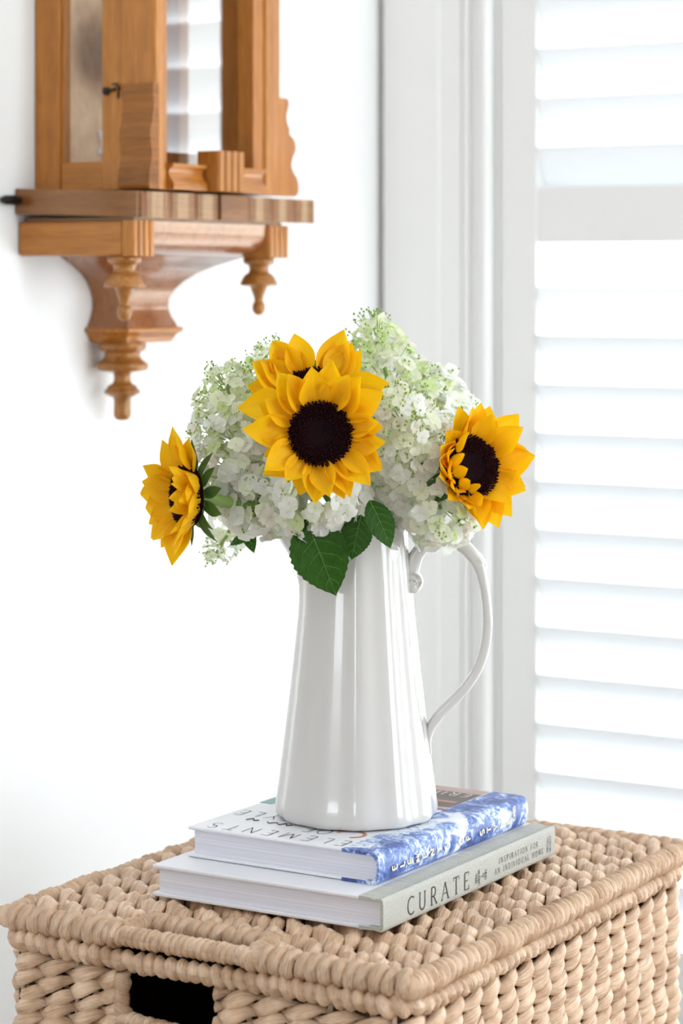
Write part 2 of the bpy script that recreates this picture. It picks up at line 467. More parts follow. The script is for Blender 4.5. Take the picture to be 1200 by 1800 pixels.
# the two plain windows that light the room from outside the frame
def plain_window(name, axis, pos, hole, nx, nz):
    b = MB(); u0, u1, w0, w1 = hole
    us = [u0 + (u1 - u0) * i / nx for i in range(nx + 1)]; ws = [w0 + (w1 - w0) * i / nz for i in range(nz + 1)]
    def bar(a0, a1, c0, c1):
        if axis == 'x': b.box(pos - 0.02, pos + 0.03, a0, a1, c0, c1)
        else: b.box(a0, a1, pos - 0.03, pos + 0.02, c0, c1)
    for i, u in enumerate(us):
        h = 0.03 if i in (0, nx) else 0.012
        bar(u - h if i else u, u + h if i < nx else u, w0, w1)
    for i, w in enumerate(ws):
        h = 0.03 if i in (0, nz) else 0.012
        bar(u0, u1, w - h if i else w, w + h if i < nz else w)
    o = tag(b.build(name, M_TRIM, smooth=False), kind='structure')
    p = MB()
    if axis == 'x': p.box(pos + 0.012, pos + 0.015, u0, u1, w0, w1)
    else: p.box(u0, u1, pos - 0.015, pos - 0.012, w0, w1)
    p.build('pane', M_PANE, o, smooth=False)
plain_window('window_2', 'x', ROOM_X + 0.04, WIN2, 3, 3)
plain_window('window_3', 'y', ROOM_Y - 0.04, WIN3, 2, 3)

# ------------------------------------------------------------------ the wall clock
CO = (WALL_X, 2.065, 0.90)            # origin of the clock on the wall
clock = tag(empty('wall_clock', CO), 'carved honey pine wall clock case with glazed door and turned drops', 'clock')
def cpart(b, name, m, parent=clock, **kw): return b.build(name, m, parent, org=CO, **kw)
YN, YF = 1.9506, 2.178                # near and far side of the case
ZB, ZT = 1.131, 1.80                  # case bottom and top (top lies above the picture)
XB, XF = WALL_X + 0.001, -1.4357      # back and front of the carcass
XD = -1.4000                          # front of the door

# carcass posts, sides, back
cpart(MB().box(XB, -1.5173, YN, YN + 0.018, ZB, ZT), 'back_post', M_PINE_V, bevel=0.0012)
cpart(MB().box(-1.4645, XF, YN, YN + 0.018, ZB, ZT), 'front_post', M_PINE_V, bevel=0.0012)
cpart(MB().box(-1.5173, -1.4645, YN + 0.002, YN + 0.016, ZB, ZB + 0.029), 'side_rail', M_PINE_X, bevel=0.001)
cpart(MB().box(-1.5173, -1.4645, YN + 0.002, YN + 0.016, ZT - 0.03, ZT), 'side_rail', M_PINE_X, bevel=0.001)
cpart(MB().box(-1.5173, -1.5145, YN + 0.003, YN + 0.012, ZB + 0.029, ZT - 0.03), 'glazing_bead', M_PINE_V)
cpart(MB().box(-1.5173, -1.4645, YN + 0.010, YN + 0.0115, ZB + 0.029, ZT - 0.03), 'side_glass', M_SIDEGLASS, smooth=False)
cpart(MB().box(XB, -1.5173, YF - 0.018, YF, ZB, ZT), 'back_post', M_PINE_V, bevel=0.0012)
cpart(MB().box(-1.4645, XF, YF - 0.018, YF, ZB, ZT), 'front_post', M_PINE_V, bevel=0.0012)
cpart(MB().box(-1.5173, -1.4645, YF - 0.016, YF - 0.002, ZB, ZB + 0.029), 'side_rail', M_PINE_X, bevel=0.001)
cpart(MB().box(-1.5173, -1.4645, YF - 0.0115, YF - 0.010, ZB + 0.029, ZT - 0.03), 'side_glass', M_SIDEGLASS, smooth=False)
cpart(MB().box(XB, XB + 0.006, YN + 0.018, YF - 0.018, ZB, ZT), 'backboard', M_BACKB, smooth=False)
cpart(MB().box(XB + 0.006, XF, YN + 0.018, YF - 0.018, ZB, ZB + 0.008), 'case_floor', M_PINE_Y, smooth=False)
cpart(MB().box(XB, XD + 0.01, YN - 0.012, YF + 0.012, ZT, ZT + 0.02), 'cornice', M_PINE_Y, bevel=0.004)

# glazed door: stiles with a rounded outer edge, rails
def stile(y0, y1, ridge):
    p = [(XF, y0), (XF, y1)]
    p += [(XD, y1)]
    p += [(XD, ridge + 0.011)] + [(XD + 0.0055 * math.sin(math.radians(a)), ridge + 0.011 * math.cos(math.radians(a))) for a in range(15, 180, 15)] + [(XD, ridge - 0.011), (XD, y0)]
    b = MB(); b.prism(p[::-1], 'z', ZB, ZT); return b
door = cpart(stile(YN - 0.004, 1.9690, 1.9580), 'door', M_PINE_V, angle=50, label='near upright of the glazed clock door')
cpart(stile(2.1270, YF, 2.1570), 'door_stile', M_PINE_V, door, angle=50)
cpart(MB().box(XF, XD - 0.004, 1.969, 2.127, ZB, ZB + 0.026), 'door_rail', M_PINE_Y, door, bevel=0.001)
cpart(MB().box(XF, XD - 0.004, 1.969, 2.127, ZT - 0.03, ZT), 'door_rail', M_PINE_Y, door, bevel=0.001)
cpart(MB().box(XF + 0.014, XF + 0.016, 1.969, 2.127, ZB + 0.026, ZT - 0.03), 'door_glass', M_CLOCKGLASS, door, smooth=False)
# ogee mouldings and the fluted block on the bottom rail
def ogee(ya, yb):
    x, z = XD - 0.004, ZB + 0.0005
    p = [(x, z), (x + 0.016, z), (x + 0.0165, z + 0.004), (x + 0.015, z + 0.008), (x + 0.0115, z + 0.012), (x + 0.010, z + 0.017), (x + 0.0115, z + 0.020), (x + 0.0155, z + 0.0225), (x + 0.0155, z + 0.0255), (x, z + 0.0255)]
    return MB().prism([(q[0], q[1]) for q in p], 'y', ya, yb)
cpart(ogee(1.966, 2.024), 'ogee_moulding', M_PINE_Y, angle=50)
cpart(ogee(2.080, 2.134), 'ogee_moulding', M_PINE_Y, angle=50)
def fluted(x0, x1, y0, y1, z0, z1, n, depth=0.0048):
    """block with n vertical reeds on its +x face"""
    p = [(x0, y0), (x1, y0)]
    w = (y1 - y0) / n
    for i in range(n):
        for k in range(1, 7):
            a = PI * k / 7
            p.append((x1 - 0.0005 + depth * math.sin(a), y0 + w * (i + 0.5 - 0.5 * math.cos(a))))
        p.append((x1, y0 + w * (i + 1)))
    p.append((x0, y1))
    return MB().prism(p, 'z', z0, z1)
cpart(fluted(XD - 0.004, XD + 0.020, 2.030, 2.077, ZB, ZB + 0.041, 4), 'fluted_block', M_PINE_V, angle=60)

# scrolled ears on both front corners
ear = [(0.004, 0.104), (0.0105, 0.1035), (0.0130, 0.099), (0.0110, 0.092), (0.0085, 0.086), (0.0100, 0.078), (0.0145, 0.072), (0.0150, 0.066),
       (0.0220, 0.062), (0.0265, 0.056), (0.0265, 0.049), (0.0210, 0.041), (0.0185, 0.033), (0.0225, 0.026), (0.0300, 0.019), (0.0330, 0.010), (0.0310, 0.003), (0.0260, 0.000)]
def smooth_poly(pts, n=4):
    out = []
    for i in range(len(pts) - 1):
        p0, p1, p2, p3 = pts[max(i - 1, 0)], pts[i], pts[i + 1], pts[min(i + 2, len(pts) - 1)]
        for k in range(n):
            t = k / n
            out.append(tuple(0.5 * (2 * p1[c] + (p2[c] - p0[c]) * t + (2 * p0[c] - 5 * p1[c] + 4 * p2[c] - p3[c]) * t * t + (3 * p1[c] - p0[c] - 3 * p2[c] + p3[c]) * t ** 3) for c in range(len(p1))))
    out.append(tuple(pts[-1])); return out
es = smooth_poly(ear)
cpart(MB().prism([(YF - 0.016, ZB + 0.104)] + [(YF + d - 0.001, ZB + z) for d, z in es] + [(YF - 0.016, ZB)], 'x', XD - 0.008, XD + 0.004), 'scrolled_ear', M_PINE_V, angle=45)
cpart(MB().prism(([(YN, ZB + 0.104)] + [(YN - 0.0055 - d * 0.32, ZB + z) for d, z in es] + [(YN, ZB)])[::-1], 'x', XF + 0.003, XD + 0.005), 'scrolled_ear', M_EAR, angle=45)
# latch hook on the near side
b = MB(); b.lathe([(0.004, -0.002), (0.0045, 0), (0.004, 0.002)], (0, 0, 0), 10)
lx, lz = -1.4580, ZB + 0.0985
b = MB()
b.tube([(lx, YN - 0.0002, lz), (lx, YN - 0.003, lz)], 0.0042, 10, up=(1, 0, 0))
b.tube([(lx, YN - 0.003, lz), (lx + 0.008, YN - 0.004, lz + 0.0005), (lx + 0.014, YN - 0.005, lz + 0.0015)], 0.0016, 8)
b.tube([(lx + 0.009, YN - 0.004, lz + 0.0065), (lx + 0.014, YN - 0.004, lz + 0.006), (lx + 0.018, YN - 0.004, lz + 0.002), (lx + 0.017, YN - 0.004, lz - 0.003), (lx + 0.0165, YN - 0.004, lz - 0.0085)], [0.0008, 0.0014, 0.0016, 0.0014, 0.001], 8)
cpart(b, 'latch_hook', M_IRON, label='small black iron hook on the side of the case')

# pendulum bob and beat plate seen through the side glass
def disc_x(cx, cy, cz, prof, seg=36):
    """lathe about the x axis: prof (r, dx)"""
    b = MB(); v = []
    for r, d in prof:
        for k in range(seg):
            a = 2 * PI * k / seg
            v.append((cx + d, cy + r * math.cos(a), cz + r * math.sin(a)))
    f = []
    for i in range(len(prof) - 1):
        for k in range(seg):
            k2 = (k + 1) % seg
            f.append((i * seg + k, i * seg + k2, (i + 1) * seg + k2, (i + 1) * seg + k))
    f.append(tuple(range(seg - 1, -1, -1))); f.append(tuple((len(prof) - 1) * seg + k for k in range(seg)))
    return b.add(v, f)
PX, PY, PZ = -1.500, 2.047, 1.281
bob = cpart(disc_x(PX, PY, PZ, [(0.030, 0), (0.030, 0.002), (0.024, 0.006), (0.010, 0.008), (0.002, 0.0085)]), 'pendulum_bob', M_BRASS)
cpart(disc_x(PX, PY, PZ, [(0.0270, -0.001), (0.0405, -0.0005), (0.0415, 0.001), (0.0400, 0.003), (0.0335, 0.005), (0.0280, 0.0045)]), 'bob_rim', M_BRASSD, bob, angle=60)
cpart(MB().box(PX - 0.001, PX + 0.001, PY - 0.003, PY + 0.003, PZ + 0.03, ZT - 0.01), 'pendulum_rod', M_PINE_V, bob, smooth=False)
hp = [(-0.017, -0.012), (0.017, -0.012), (0.011, -0.002), (0.016, 0.012), (-0.016, 0.012), (-0.011, -0.002)]
cpart(MB().prism([(2.062 + p[0], 1.186 + p[1]) for p in hp], 'x', XB + 0.006, XB + 0.009), 'beat_plate', M_ENAMEL, smooth=False)

# serpentine shelf, drooping a little to the front
def shelf_pts():
    p = []
    ya, yb, xf = 1.9188, 2.2391, -1.3950
    def wave(yA, yB, n, amp, x):
        q = []
        for i in range(n * 8 + 1):
            t = i / (n * 8)
            q.append((x - amp * (0.5 - 0.5 * math.cos(2 * PI * t * n)), yA + (yB - yA) * t))
        return q
    p += [(-1.548, ya), (xf - 0.004, ya)]
    p += wave(ya + 0.004, 2.054, 3, 0.0100, xf)
    p += [(xf + 0.004, 2.0545), (xf + 0.004, 2.104)]
    p += wave(2.106, yb, 3, 0.0100, xf)
    p += [(-1.548, yb)]
    return p
b = MB(); b.prism(shelf_pts(), 'z', 1.1058, 1.1315)
b.v = [(x, yy, z - 0.032 * (x + 1.548) + 0.0018) for x, yy, z in b.v]
cpart(b, 'shelf', M_WALNUT, angle=50)
cpart(MB().box(-1.546, -1.412, 1.932, 2.200, 1.0985, 1.1035), 'shelf_spacer', M_WALNUT, smooth=False)

# the box under the shelf
cpart(MB().box(-1.548, -1.4195, 1.9235, 1.9395, 1.0655, 1.1000), 'under_box_side', M_PINE_X, bevel=0.002)
cpart(MB().box(-1.548, -1.4195, 2.1905, 2.2068, 1.0655, 1.1000), 'under_box_side', M_PINE_X, bevel=0.002)
cpart(fluted(-1.4190, -1.4095, 1.9233, 1.9600, 1.0650, 1.1000, 4), 'fluted_block', M_PINE_V, angle=60)
cpart(fluted(-1.4400, -1.4095, 2.1680, 2.2070, 1.0650, 1.1000, 4), 'fluted_block', M_PINE_V, angle=60)
qp = [(-1.540, 1.1000), (-1.4100, 1.1000), (-1.4105, 1.0920)] + [(-1.4440 + 0.0335 * math.cos(math.radians(a)), 1.0900 + 0.0240 * math.sin(math.radians(a))) for a in range(0, -91, -10)] + [(-1.540, 1.0660)]
cpart(MB().prism(qp[::-1], 'y', 1.9395, 2.1720), 'quarter_round_front', M_MAHOG, angle=50)

# flared bracket below: four-sided ogee
YC = 2.083
secs = [(1.0660, 0.092, 0.108), (1.0620, 0.083, 0.098), (1.0560, 0.069, 0.084), (1.0480, 0.055, 0.070), (1.0400, 0.046, 0.0600), (1.0310, 0.0395, 0.0525), (1.0220, 0.0360, 0.0480), (1.0120, 0.0360, 0.0470), (1.0030, 0.0390, 0.0490), (0.9960, 0.0430, 0.0520), (0.9920, 0.0450, 0.0530)]
def loft(secs, name, m):
    v, f = [], []
    for z, hw, d in secs:
        v += [(WALL_X + 0.001, YC - hw, z), (WALL_X + d, YC - hw, z), (WALL_X + d, YC + hw, z), (WALL_X + 0.001, YC + hw, z)]
    n = len(secs)
    for i in range(n - 1):
        for k in range(4):
            k2 = (k + 1) % 4
            f.append((i * 4 + k, (i + 1) * 4 + k, (i + 1) * 4 + k2, i * 4 + k2))
    f.append((0, 1, 2, 3)); f.append(tuple(4 * (n - 1) + k for k in (3, 2, 1, 0)))
    return cpart(MB().add(v, f), name, m, angle=40)
loft(secs, 'bracket', M_MAHOG)
loft([(0.9922, 0.0470, 0.0560), (0.9905, 0.0490, 0.0575), (0.9880, 0.0490, 0.0575), (0.9860, 0.0465, 0.0550), (0.9845, 0.0440, 0.0525), (0.9800, 0.0420, 0.0505), (0.9770, 0.0400, 0.0490), (0.9760, 0.0400, 0.0490)], 'bracket_moulding', M_PINE_Y)
def sprof(pts): return smooth_poly(pts, 3)
# turned drops
fin_bottom = [(0.018, 0.0), (0.0245, -0.0005), (0.0255, -0.004), (0.0235, -0.008), (0.0195, -0.010), (0.0190, -0.014), (0.0215, -0.018), (0.0265, -0.0215), (0.0275, -0.025), (0.0250, -0.029), (0.0150, -0.031), (0.0095, -0.033), (0.0090, -0.039), (0.0105, -0.0425),
              (0.0150, -0.0450), (0.0165, -0.048), (0.0188, -0.0505), (0.0185, -0.053), (0.0130, -0.0565), (0.0092, -0.0590), (0.0092, -0.073), (0.0090, -0.0765), (0.0070, -0.0805), (0.0030, -0.0815)]
cpart(MB().lathe(sprof(fin_bottom), (WALL_X + 0.030, 2.0600, 0.9762), 32), 'turned_drop', M_TURNED, angle=70)
fin = [(0.0150, 0.0), (0.0168, -0.001), (0.0168, -0.005), (0.0145, -0.0075), (0.0118, -0.0085), (0.0106, -0.013), (0.0118, -0.0165), (0.0140, -0.0175), (0.0170, -0.021), (0.0198, -0.027), (0.0203, -0.0300), (0.0180, -0.0312), (0.0105, -0.0318), (0.0085, -0.036), (0.0058, -0.0430), (0.0050, -0.0485),
       (0.0062, -0.0500), (0.0072, -0.0540), (0.0068, -0.0590), (0.0040, -0.0630), (0.0010, -0.0640)]
cpart(MB().lathe(sprof(fin), (-1.4300, 1.9420, 1.0652), 28), 'turned_drop', M_TURNED, angle=70)
cpart(MB().lathe(sprof([(r, z * 0.96) for r, z in fin]), (-1.4300, 2.1830, 1.0652), 28), 'turned_drop', M_TURNED, angle=70)
# steadying screw into the wall
b = MB(); b.tube([(-1.5440, 1.922, 1.1215), (-1.5440, 1.9120, 1.1215), (-1.5440, 1.9110, 1.1215), (-1.5440, 1.898, 1.1215), (-1.5440, 1.892, 1.1215)], [0.0042, 0.0042, 0.0050, 0.0046, 0.0025], 10)
cpart(b, 'steadying_screw', M_IRON, label='dark iron screw at the back of the shelf')

# ------------------------------------------------------------------ the woven trunk
TX0, TX1, TY0, TY1 = -1.215, -0.856, 1.500, 1.976     # strand centre lines of the four sides
TZ = 0.0                                               # stands on the floor
TO = ((TX0 + TX1) / 2, (TY0 + TY1) / 2, 0.0)
trunk = tag(empty('wicker_trunk', TO), 'woven water hyacinth storage trunk with lid and handle holes', 'trunk')
def tpart(b, name, m, parent=trunk, **kw): return b.build(name, m, parent, org=TO, **kw)

def rounded_loop(x0, x1, y0, y1, r, start_x, n_corner=8):
    """counter-clockwise loop from (start_x, y0); returns function s -> (pos, outward) and length"""
    segs = []
    def line(a, b): segs.append(('l', Vector(a), Vector(b), (Vector(b) - Vector(a)).length))
    def corner(c, a0): segs.append(('c', Vector(c), a0, r * PI / 2))
    line((start_x, y0), (x1 - r, y0)); corner((x1 - r, y0 + r), -PI / 2)
    line((x1, y0 + r), (x1, y1 - r)); corner((x1 - r, y1 - r), 0)
    line((x1 - r, y1), (x0 + r, y1)); corner((x0 + r, y1 - r), PI / 2)
    line((x0, y1 - r), (x0, y0 + r)); corner((x0 + r, y0 + r), PI)
    line((x0 + r, y0), (start_x, y0))
    total = sum(s[3] for s in segs)
    def fn(s):
        s = min(max(s, 0), total - 1e-9)
        for sg in segs:
            if s <= sg[3] or sg is segs[-1]:
                if sg[0] == 'l':
                    d = (sg[2] - sg[1]).normalized(); p = sg[1] + d * s
                    return p, Vector((d.y, -d.x)), d
                a = sg[2] + s / r
                return sg[1] + Vector((math.cos(a), math.sin(a))) * r, Vector((math.cos(a), math.sin(a))), Vector((-math.sin(a), math.cos(a)))
            s -= sg[3]
    return fn, total

def twined(b, frame, length, pitch, phase, a_out, a_up, r0, seg=8, step=0.0038, seed=0):
    """two plies twisted round each other; frame(s) -> pos, out, up, tangent"""
    rs = np.random.default_rng(seed)
    n = max(4, int(length / step) + 1)
    wob = rs.normal(0, 1, (2, n // 7 + 3))
    for ply in (0, 1):
        v, f, uv = [], [], []
        fold = 0.10 * np.array([(-1) ** q for q in range(seg)]) * (0.4 + 0.9 * rs.random(seg)) if seg > 8 else np.zeros(seg)
        for i in range(n):
            s = length * i / (n - 1)
            p, out, up, tan = frame(s)
            ph = 2 * PI * s / pitch + phase + ply * PI
            k = i / 7; w = wob[ply][int(k)] * (1 - k % 1) + wob[ply][int(k) + 1] * (k % 1)
            c, sn = math.cos(ph + 0.12 * w), math.sin(ph + 0.12 * w)
            ctr = p + out * (a_out * c) + up * (a_up * sn)
            fat = (0.30 + 0.70 * max(0, 0.15 + 0.85 * c) ** 0.8) * (1 + 0.10 * w)
            for q in range(seg):
                th = 2 * PI * q / seg
                # slightly fibrous, flattened section
                rr = r0 * fat * (1 + fold[q] * (0.7 + 0.3 * math.sin(i * 0.35 + q)))
                v.append(ctr + out * (rr * 0.80 * math.cos(th)) + up * (rr * 1.08 * math.sin(th)))
        u0 = rs.random() * 10
        for i in range(n - 1):
            for q in range(seg):
                q2 = (q + 1) % seg
                f.append((i * seg + q, (i + 1) * seg + q, (i + 1) * seg + q2, i * seg + q2))
                ua, ub = u0 + length * i / (n - 1), u0 + length * (i + 1) / (n - 1)
                uv.append([(ua, q / seg), (ub, q / seg), (ub, (q + 1) / seg), (ua, (q + 1) / seg)])
        f.append(tuple(range(seg))); uv.append([(0, 0)] * seg)
        f.append(tuple((n - 1) * seg + q for q in range(seg - 1, -1, -1))); uv.append([(0, 0)] * seg)
        b.add(v, f, uv)
    return b

def coil(b, frame, length, r0, pitch, depth=0.24, seg=14, per=8, closed=False, seed=0, flat=1.0, slant=1):
    """cord wrapped with a band: ridged helix. frame(s) -> pos, out, up, tan"""
    rs = np.random.default_rng(seed)
    turns = max(1, round(length / pitch)); n = turns * per + 1
    rj = 1 + rs.normal(0, 0.06, turns + 3); pj = rs.normal(0, 0.12, turns + 3)
    v, f, uv = [], [], []
    m = n - 1 if closed else n
    for i in range(m):
        s = length * i / (n - 1); p, out, up, tan = frame(s)
        for q in range(seg):
            th = 2 * PI * q / seg
            ph = turns * i / (n - 1) + slant * q / seg
            k = int(ph) % (turns + 1)
            fr = ph % 1.0
            fr = min(max(fr + pj[k] * math.sin(PI * fr), 0), 1)
            prof = math.sin(PI * fr) ** 0.7
            r = r0 * (1 - depth + depth * prof) * (1 + (rj[k] - 1) * prof)
            lean = (fr - 0.5) * 0.0
            v.append(p + out * (r * math.cos(th)) + up * (r * flat * math.sin(th)))
    for i in range(n - 1):
        j = (i + 1) % m
        for q in range(seg):
            q2 = (q + 1) % seg
            f.append((i * seg + q, j * seg + q, j * seg + q2, i * seg + q2))
            ua, ub = length * i / (n - 1), length * (i + 1) / (n - 1)
            k = length / turns / seg * slant
            uv.append([(ua + q * k, q / seg), (ub + q * k, q / seg), (ub + (q + 1) * k, (q + 1) / seg), (ua + (q + 1) * k, (q + 1) / seg)])
    if not closed:
        f.append(tuple(range(seg))); uv.append([(0, 0)] * seg)
        f.append(tuple((n - 1) * seg + q for q in range(seg - 1, -1, -1))); uv.append([(0, 0)] * seg)
    return b.add(v, f, uv)

# body rows: each a pair of plies twined right round the trunk, broken at the handle hole
HX0, HX1 = -1.108, -1.019
PITCH = 0.057
row_z, k = 0.5085, 0
DZ = 0.0114
hole_rows = 3
while row_z > 0.012:
    broken = k < hole_rows
    fn, total = rounded_loop(TX0, TX1, TY0, TY1, 0.022, HX1)
    length = total - (HX1 - HX0) if broken else total
    z = row_z
    def frame(s, z=z, fn=fn, k=k):
        p, o, t = fn(s)
        dz = 0.0009 * math.sin(s * 31 + k * 1.7)
        return Vector((p.x, p.y, z + dz)), Vector((o.x, o.y, 0)), UP, Vector((t.x, t.y, 0))
    b = MB()
    fine = k < 15
    twined(b, frame, length, total / round(total / PITCH), 0.35 * math.sin(k * 2.1) + 0.9, 0.0038, 0.0039, 0.0068, 12 if fine else 6, 0.0038 if fine else 0.0080, seed=100 + k)
    tpart(b, 'woven_row', M_WICKER, angle=None)
    row_z -= DZ; k += 1
# binding on the left side of the hole and along its bottom
def straight(p0, p1, out):
    p0, p1, out = Vector(p0), Vector(p1), Vector(out)
    t = (p1 - p0).normalized(); upv = t.cross(out)
    return (lambda s: (p0 + t * s, out, upv, t)), (p1 - p0).length
fr, ln = straight((HX0 + 0.001, TY0 - 0.001, 0.4800), (HX0 + 0.001, TY0 - 0.001, 0.5140), (0, -1, 0))
tpart(coil(MB(), fr, ln, 0.0080, 0.0115, 0.3, seed=3, slant=1), 'hole_binding', M_CORD, angle=None)
fr, ln = straight((HX0 + 0.002, TY0 - 0.003, 0.4790), (HX1 + 0.004, TY0 - 0.003, 0.4755), (0, -1, 0))
tpart(coil(MB(), fr, ln, 0.0066, 0.0058, 0.2, seed=4), 'hole_binding', M_CORD, angle=None)
# body rim cord
fn, total = rounded_loop(TX0 - 0.003, TX1 + 0.003, TY0 - 0.003, TY1 + 0.003, 0.024, -1.0)
def frame(s):
    p, o, t = fn(s)
    return Vector((p.x, p.y, 0.5248 + 0.0008 * math.sin(s * 23))), Vector((o.x, o.y, 0)), UP, Vector((t.x, t.y, 0))
tpart(coil(MB(), frame, total, 0.0088, 0.0102, 0.46, closed=True, seed=5), 'rim_cord', M_CORD, angle=None)
# stakes that show between the rows below the rim
for i in range(20):
    xs = TX0 + 0.012 + i * (TX1 - TX0 - 0.024) / 19
    if HX0 - 0.004 < xs < HX1 + 0.004: continue
    tpart(MB().tube([(xs, TY0 + 0.001, 0.03), (xs, TY0 + 0.001, 0.524)], 0.0021, 6), 'stake', M_WICKER)
tpart(MB().box(TX0 + 0.004, TX1 - 0.004, TY0 + 0.004, TY1 - 0.004, 0.006, 0.016), 'base_panel', M_PINE_X, smooth=False)
M_LEAKBLOCK = mat('dark_leak_block', (0.10, 0.055, 0.03), 0.9)  # added panels: stop light leaking in and darken the gaps between rows
ia, ib = 0.0045, 0.0060
tpart(MB().box(TX1 - ib, TX1 - ia, TY0 + ib, TY1 - ib, 0.016, 0.520), 'leak_block_panel', M_LEAKBLOCK, smooth=False)
tpart(MB().box(TX0 + ia, TX0 + ib, TY0 + ib, TY1 - ib, 0.016, 0.520), 'leak_block_panel', M_LEAKBLOCK, smooth=False)
tpart(MB().box(TX0 + ia, TX1 - ia, TY1 - ib, TY1 - ia, 0.016, 0.520), 'leak_block_panel', M_LEAKBLOCK, smooth=False)
tpart(MB().box(TX0 + ia, TX1 - ia, TY0 + ia, TY0 + ib, 0.016, 0.478).box(TX0 + ia, HX0, TY0 + ia, TY0 + ib, 0.478, 0.520).box(HX1, TX1 - ia, TY0 + ia, TY0 + ib, 0.478, 0.520), 'leak_block_panel', M_LEAKBLOCK, smooth=False)
wire = MB()
for xx, yy in ((TX0 + 0.008, TY0 + 0.008), (TX1 - 0.008, TY0 + 0.008), (TX0 + 0.008, TY1 - 0.008), (TX1 - 0.008, TY1 - 0.008)):
    tpart(MB().tube([(xx, yy, 0.0), (xx, yy, 0.53)], 0.004, 8), 'frame_rod', M_IRON)

# lid
LZ = 0.5412
lid = tpart(MB().box(TX0 + 0.004, TX1 - 0.004, TY0 + 0.032, TY1 - 0.004, LZ - 0.0060, LZ - 0.0035), 'lid', M_WICKER, smooth=False, label='woven lid of the trunk')
LX0, LX1, LY0, LY1 = TX0 - 0.003, TX1 + 0.003, TY0 + 0.003, TY1 + 0.002
NX0, NX1, NY = -1.108, -0.988, 1.5340           # handle slot in the lid
ns = 33
sp = (LX1 - LX0 - 0.014) / ns
for i in range(ns):
    xs = LX0 + 0.007 + (i + 0.5) * sp
    ya = NY + 0.004 if NX0 - 0.004 < xs < NX1 + 0.004 else LY0 + 0.003
    ln = LY1 - 0.003 - ya
    def frame(s, xs=xs, ya=ya, i=i):
        return Vector((xs + 0.0010 * math.sin(s * 27 + i), ya + s, LZ + 0.0012 + 0.0006 * math.sin(s * 40 + 2 * i))), UP, Vector((1, 0, 0)) * -1, Vector((0, 1, 0))
    b = MB()
    ph0 = 2 * PI * (ya - LY0) / PITCH + 0.55 * math.sin(i * 1.9) + 0.25 * i
    twined(b, frame, ln, PITCH, ph0, 0.0038, 0.0037, 0.0066, 12, 0.0038, seed=300 + i)
    tpart(b, 'woven_strand', M_WICKER, lid, angle=None)
# folded wraps along the front and back edges (and the inner edge of the slot)
wm = []
for sd in range(4):
    rs = np.random.default_rng(sd)
    b = MB(); P = []; nu, nv = 9, 20; w = sp * 1.06
    for i in range(nu):
        t = -1 + 2 * i / (nu - 1)
        row = []
        for j in range(nv + 1):
            a = 2 * PI * j / nv
            bul = 0.62 + 0.38 * (1 - abs(t) ** 2.6) ** 0.6
            skew = 0.0016 * math.sin(a + 0.4 * sd)
            row.append((t * w / 2 + skew, 0.0098 * bul * math.cos(a) * (1 + 0.05 * rs.normal()) , 0.0116 * bul * math.sin(a)))
        row[-1] = row[0]
        P.append(row)
    b.grid(P, nu, nv + 1)
    b.uv = [[(u * 0.012, v) for u, v in q] for q in b.uv]
    wm.append(b.mesh('edge_wrap', M_CORD, True))
def wrap(x, yy, z, i, sc=1.0):
    o = link('edge_wrap', wm[i % 4], lid)
    o.location = (x - TO[0], yy - TO[1], z - TO[2])
    o.rotation_euler = (0.5 * math.sin(i * 2.3), 0.05 * math.sin(i * 1.3), 0.10 * math.sin(i * 3.1))
    o.scale = (1, sc * (1 + 0.07 * math.sin(i * 1.7)), sc * (1 + 0.06 * math.sin(i * 2.9)))
for i in range(ns + 1):
    xs = LX0 + 0.006 + (i + 0.2) * sp
    if NX0 + 0.002 < xs < NX1 - 0.002: wrap(xs, NY, LZ + 0.0005, i, 0.95)
    else: wrap(xs, LY0 - 0.001, LZ - 0.0002, i)
    wrap(xs, LY1, LZ - 0.0002, i + 1)
fr, ln = straight((NX0 - 0.012, LY0 - 0.004, LZ + 0.0005), (NX1 + 0.010, LY0 - 0.004, LZ + 0.0005), (0, -1, 0))
tpart(coil(MB(), fr, ln, 0.0082, 0.0056, 0.20, seed=11), 'handle_cord', M_CORD, lid, angle=None)
for xa, sgn in ((NX0 - 0.001, 1), (NX1 + 0.001, -1)):
    fr, ln = straight((xa, LY0, LZ + 0.003), (xa + 0.004 * sgn, NY + 0.004, LZ + 0.002), (0, 0, 1))
    tpart(coil(MB(), fr, ln, 0.0080, 0.0058, 0.22, seed=12), 'handle_cord', M_CORD, lid, angle=None)
# corded borders on the right and left edges of the lid
for xa, sd in ((LX1 + 0.001, 21), (LX0 - 0.001, 22)):
    fr, ln = straight((xa, LY0 - 0.006, LZ - 0.0002), (xa, LY1 + 0.006, LZ - 0.0002), (1, 0, 0))
    tpart(coil(MB(), fr, ln, 0.0102, 0.0088, 0.46, seed=sd), 'border_cord', M_CORD, lid, angle=None)
LID_TOP = 0.5520

# ------------------------------------------------------------------ lettering: a small stroke alphabet
def ell(cx, cy, rx, ry, a0, a1, n=14):
    return [(cx + rx * math.cos(math.radians(a0 + (a1 - a0) * i / n)), cy + ry * math.sin(math.radians(a0 + (a1 - a0) * i / n))) for i in range(n + 1)]
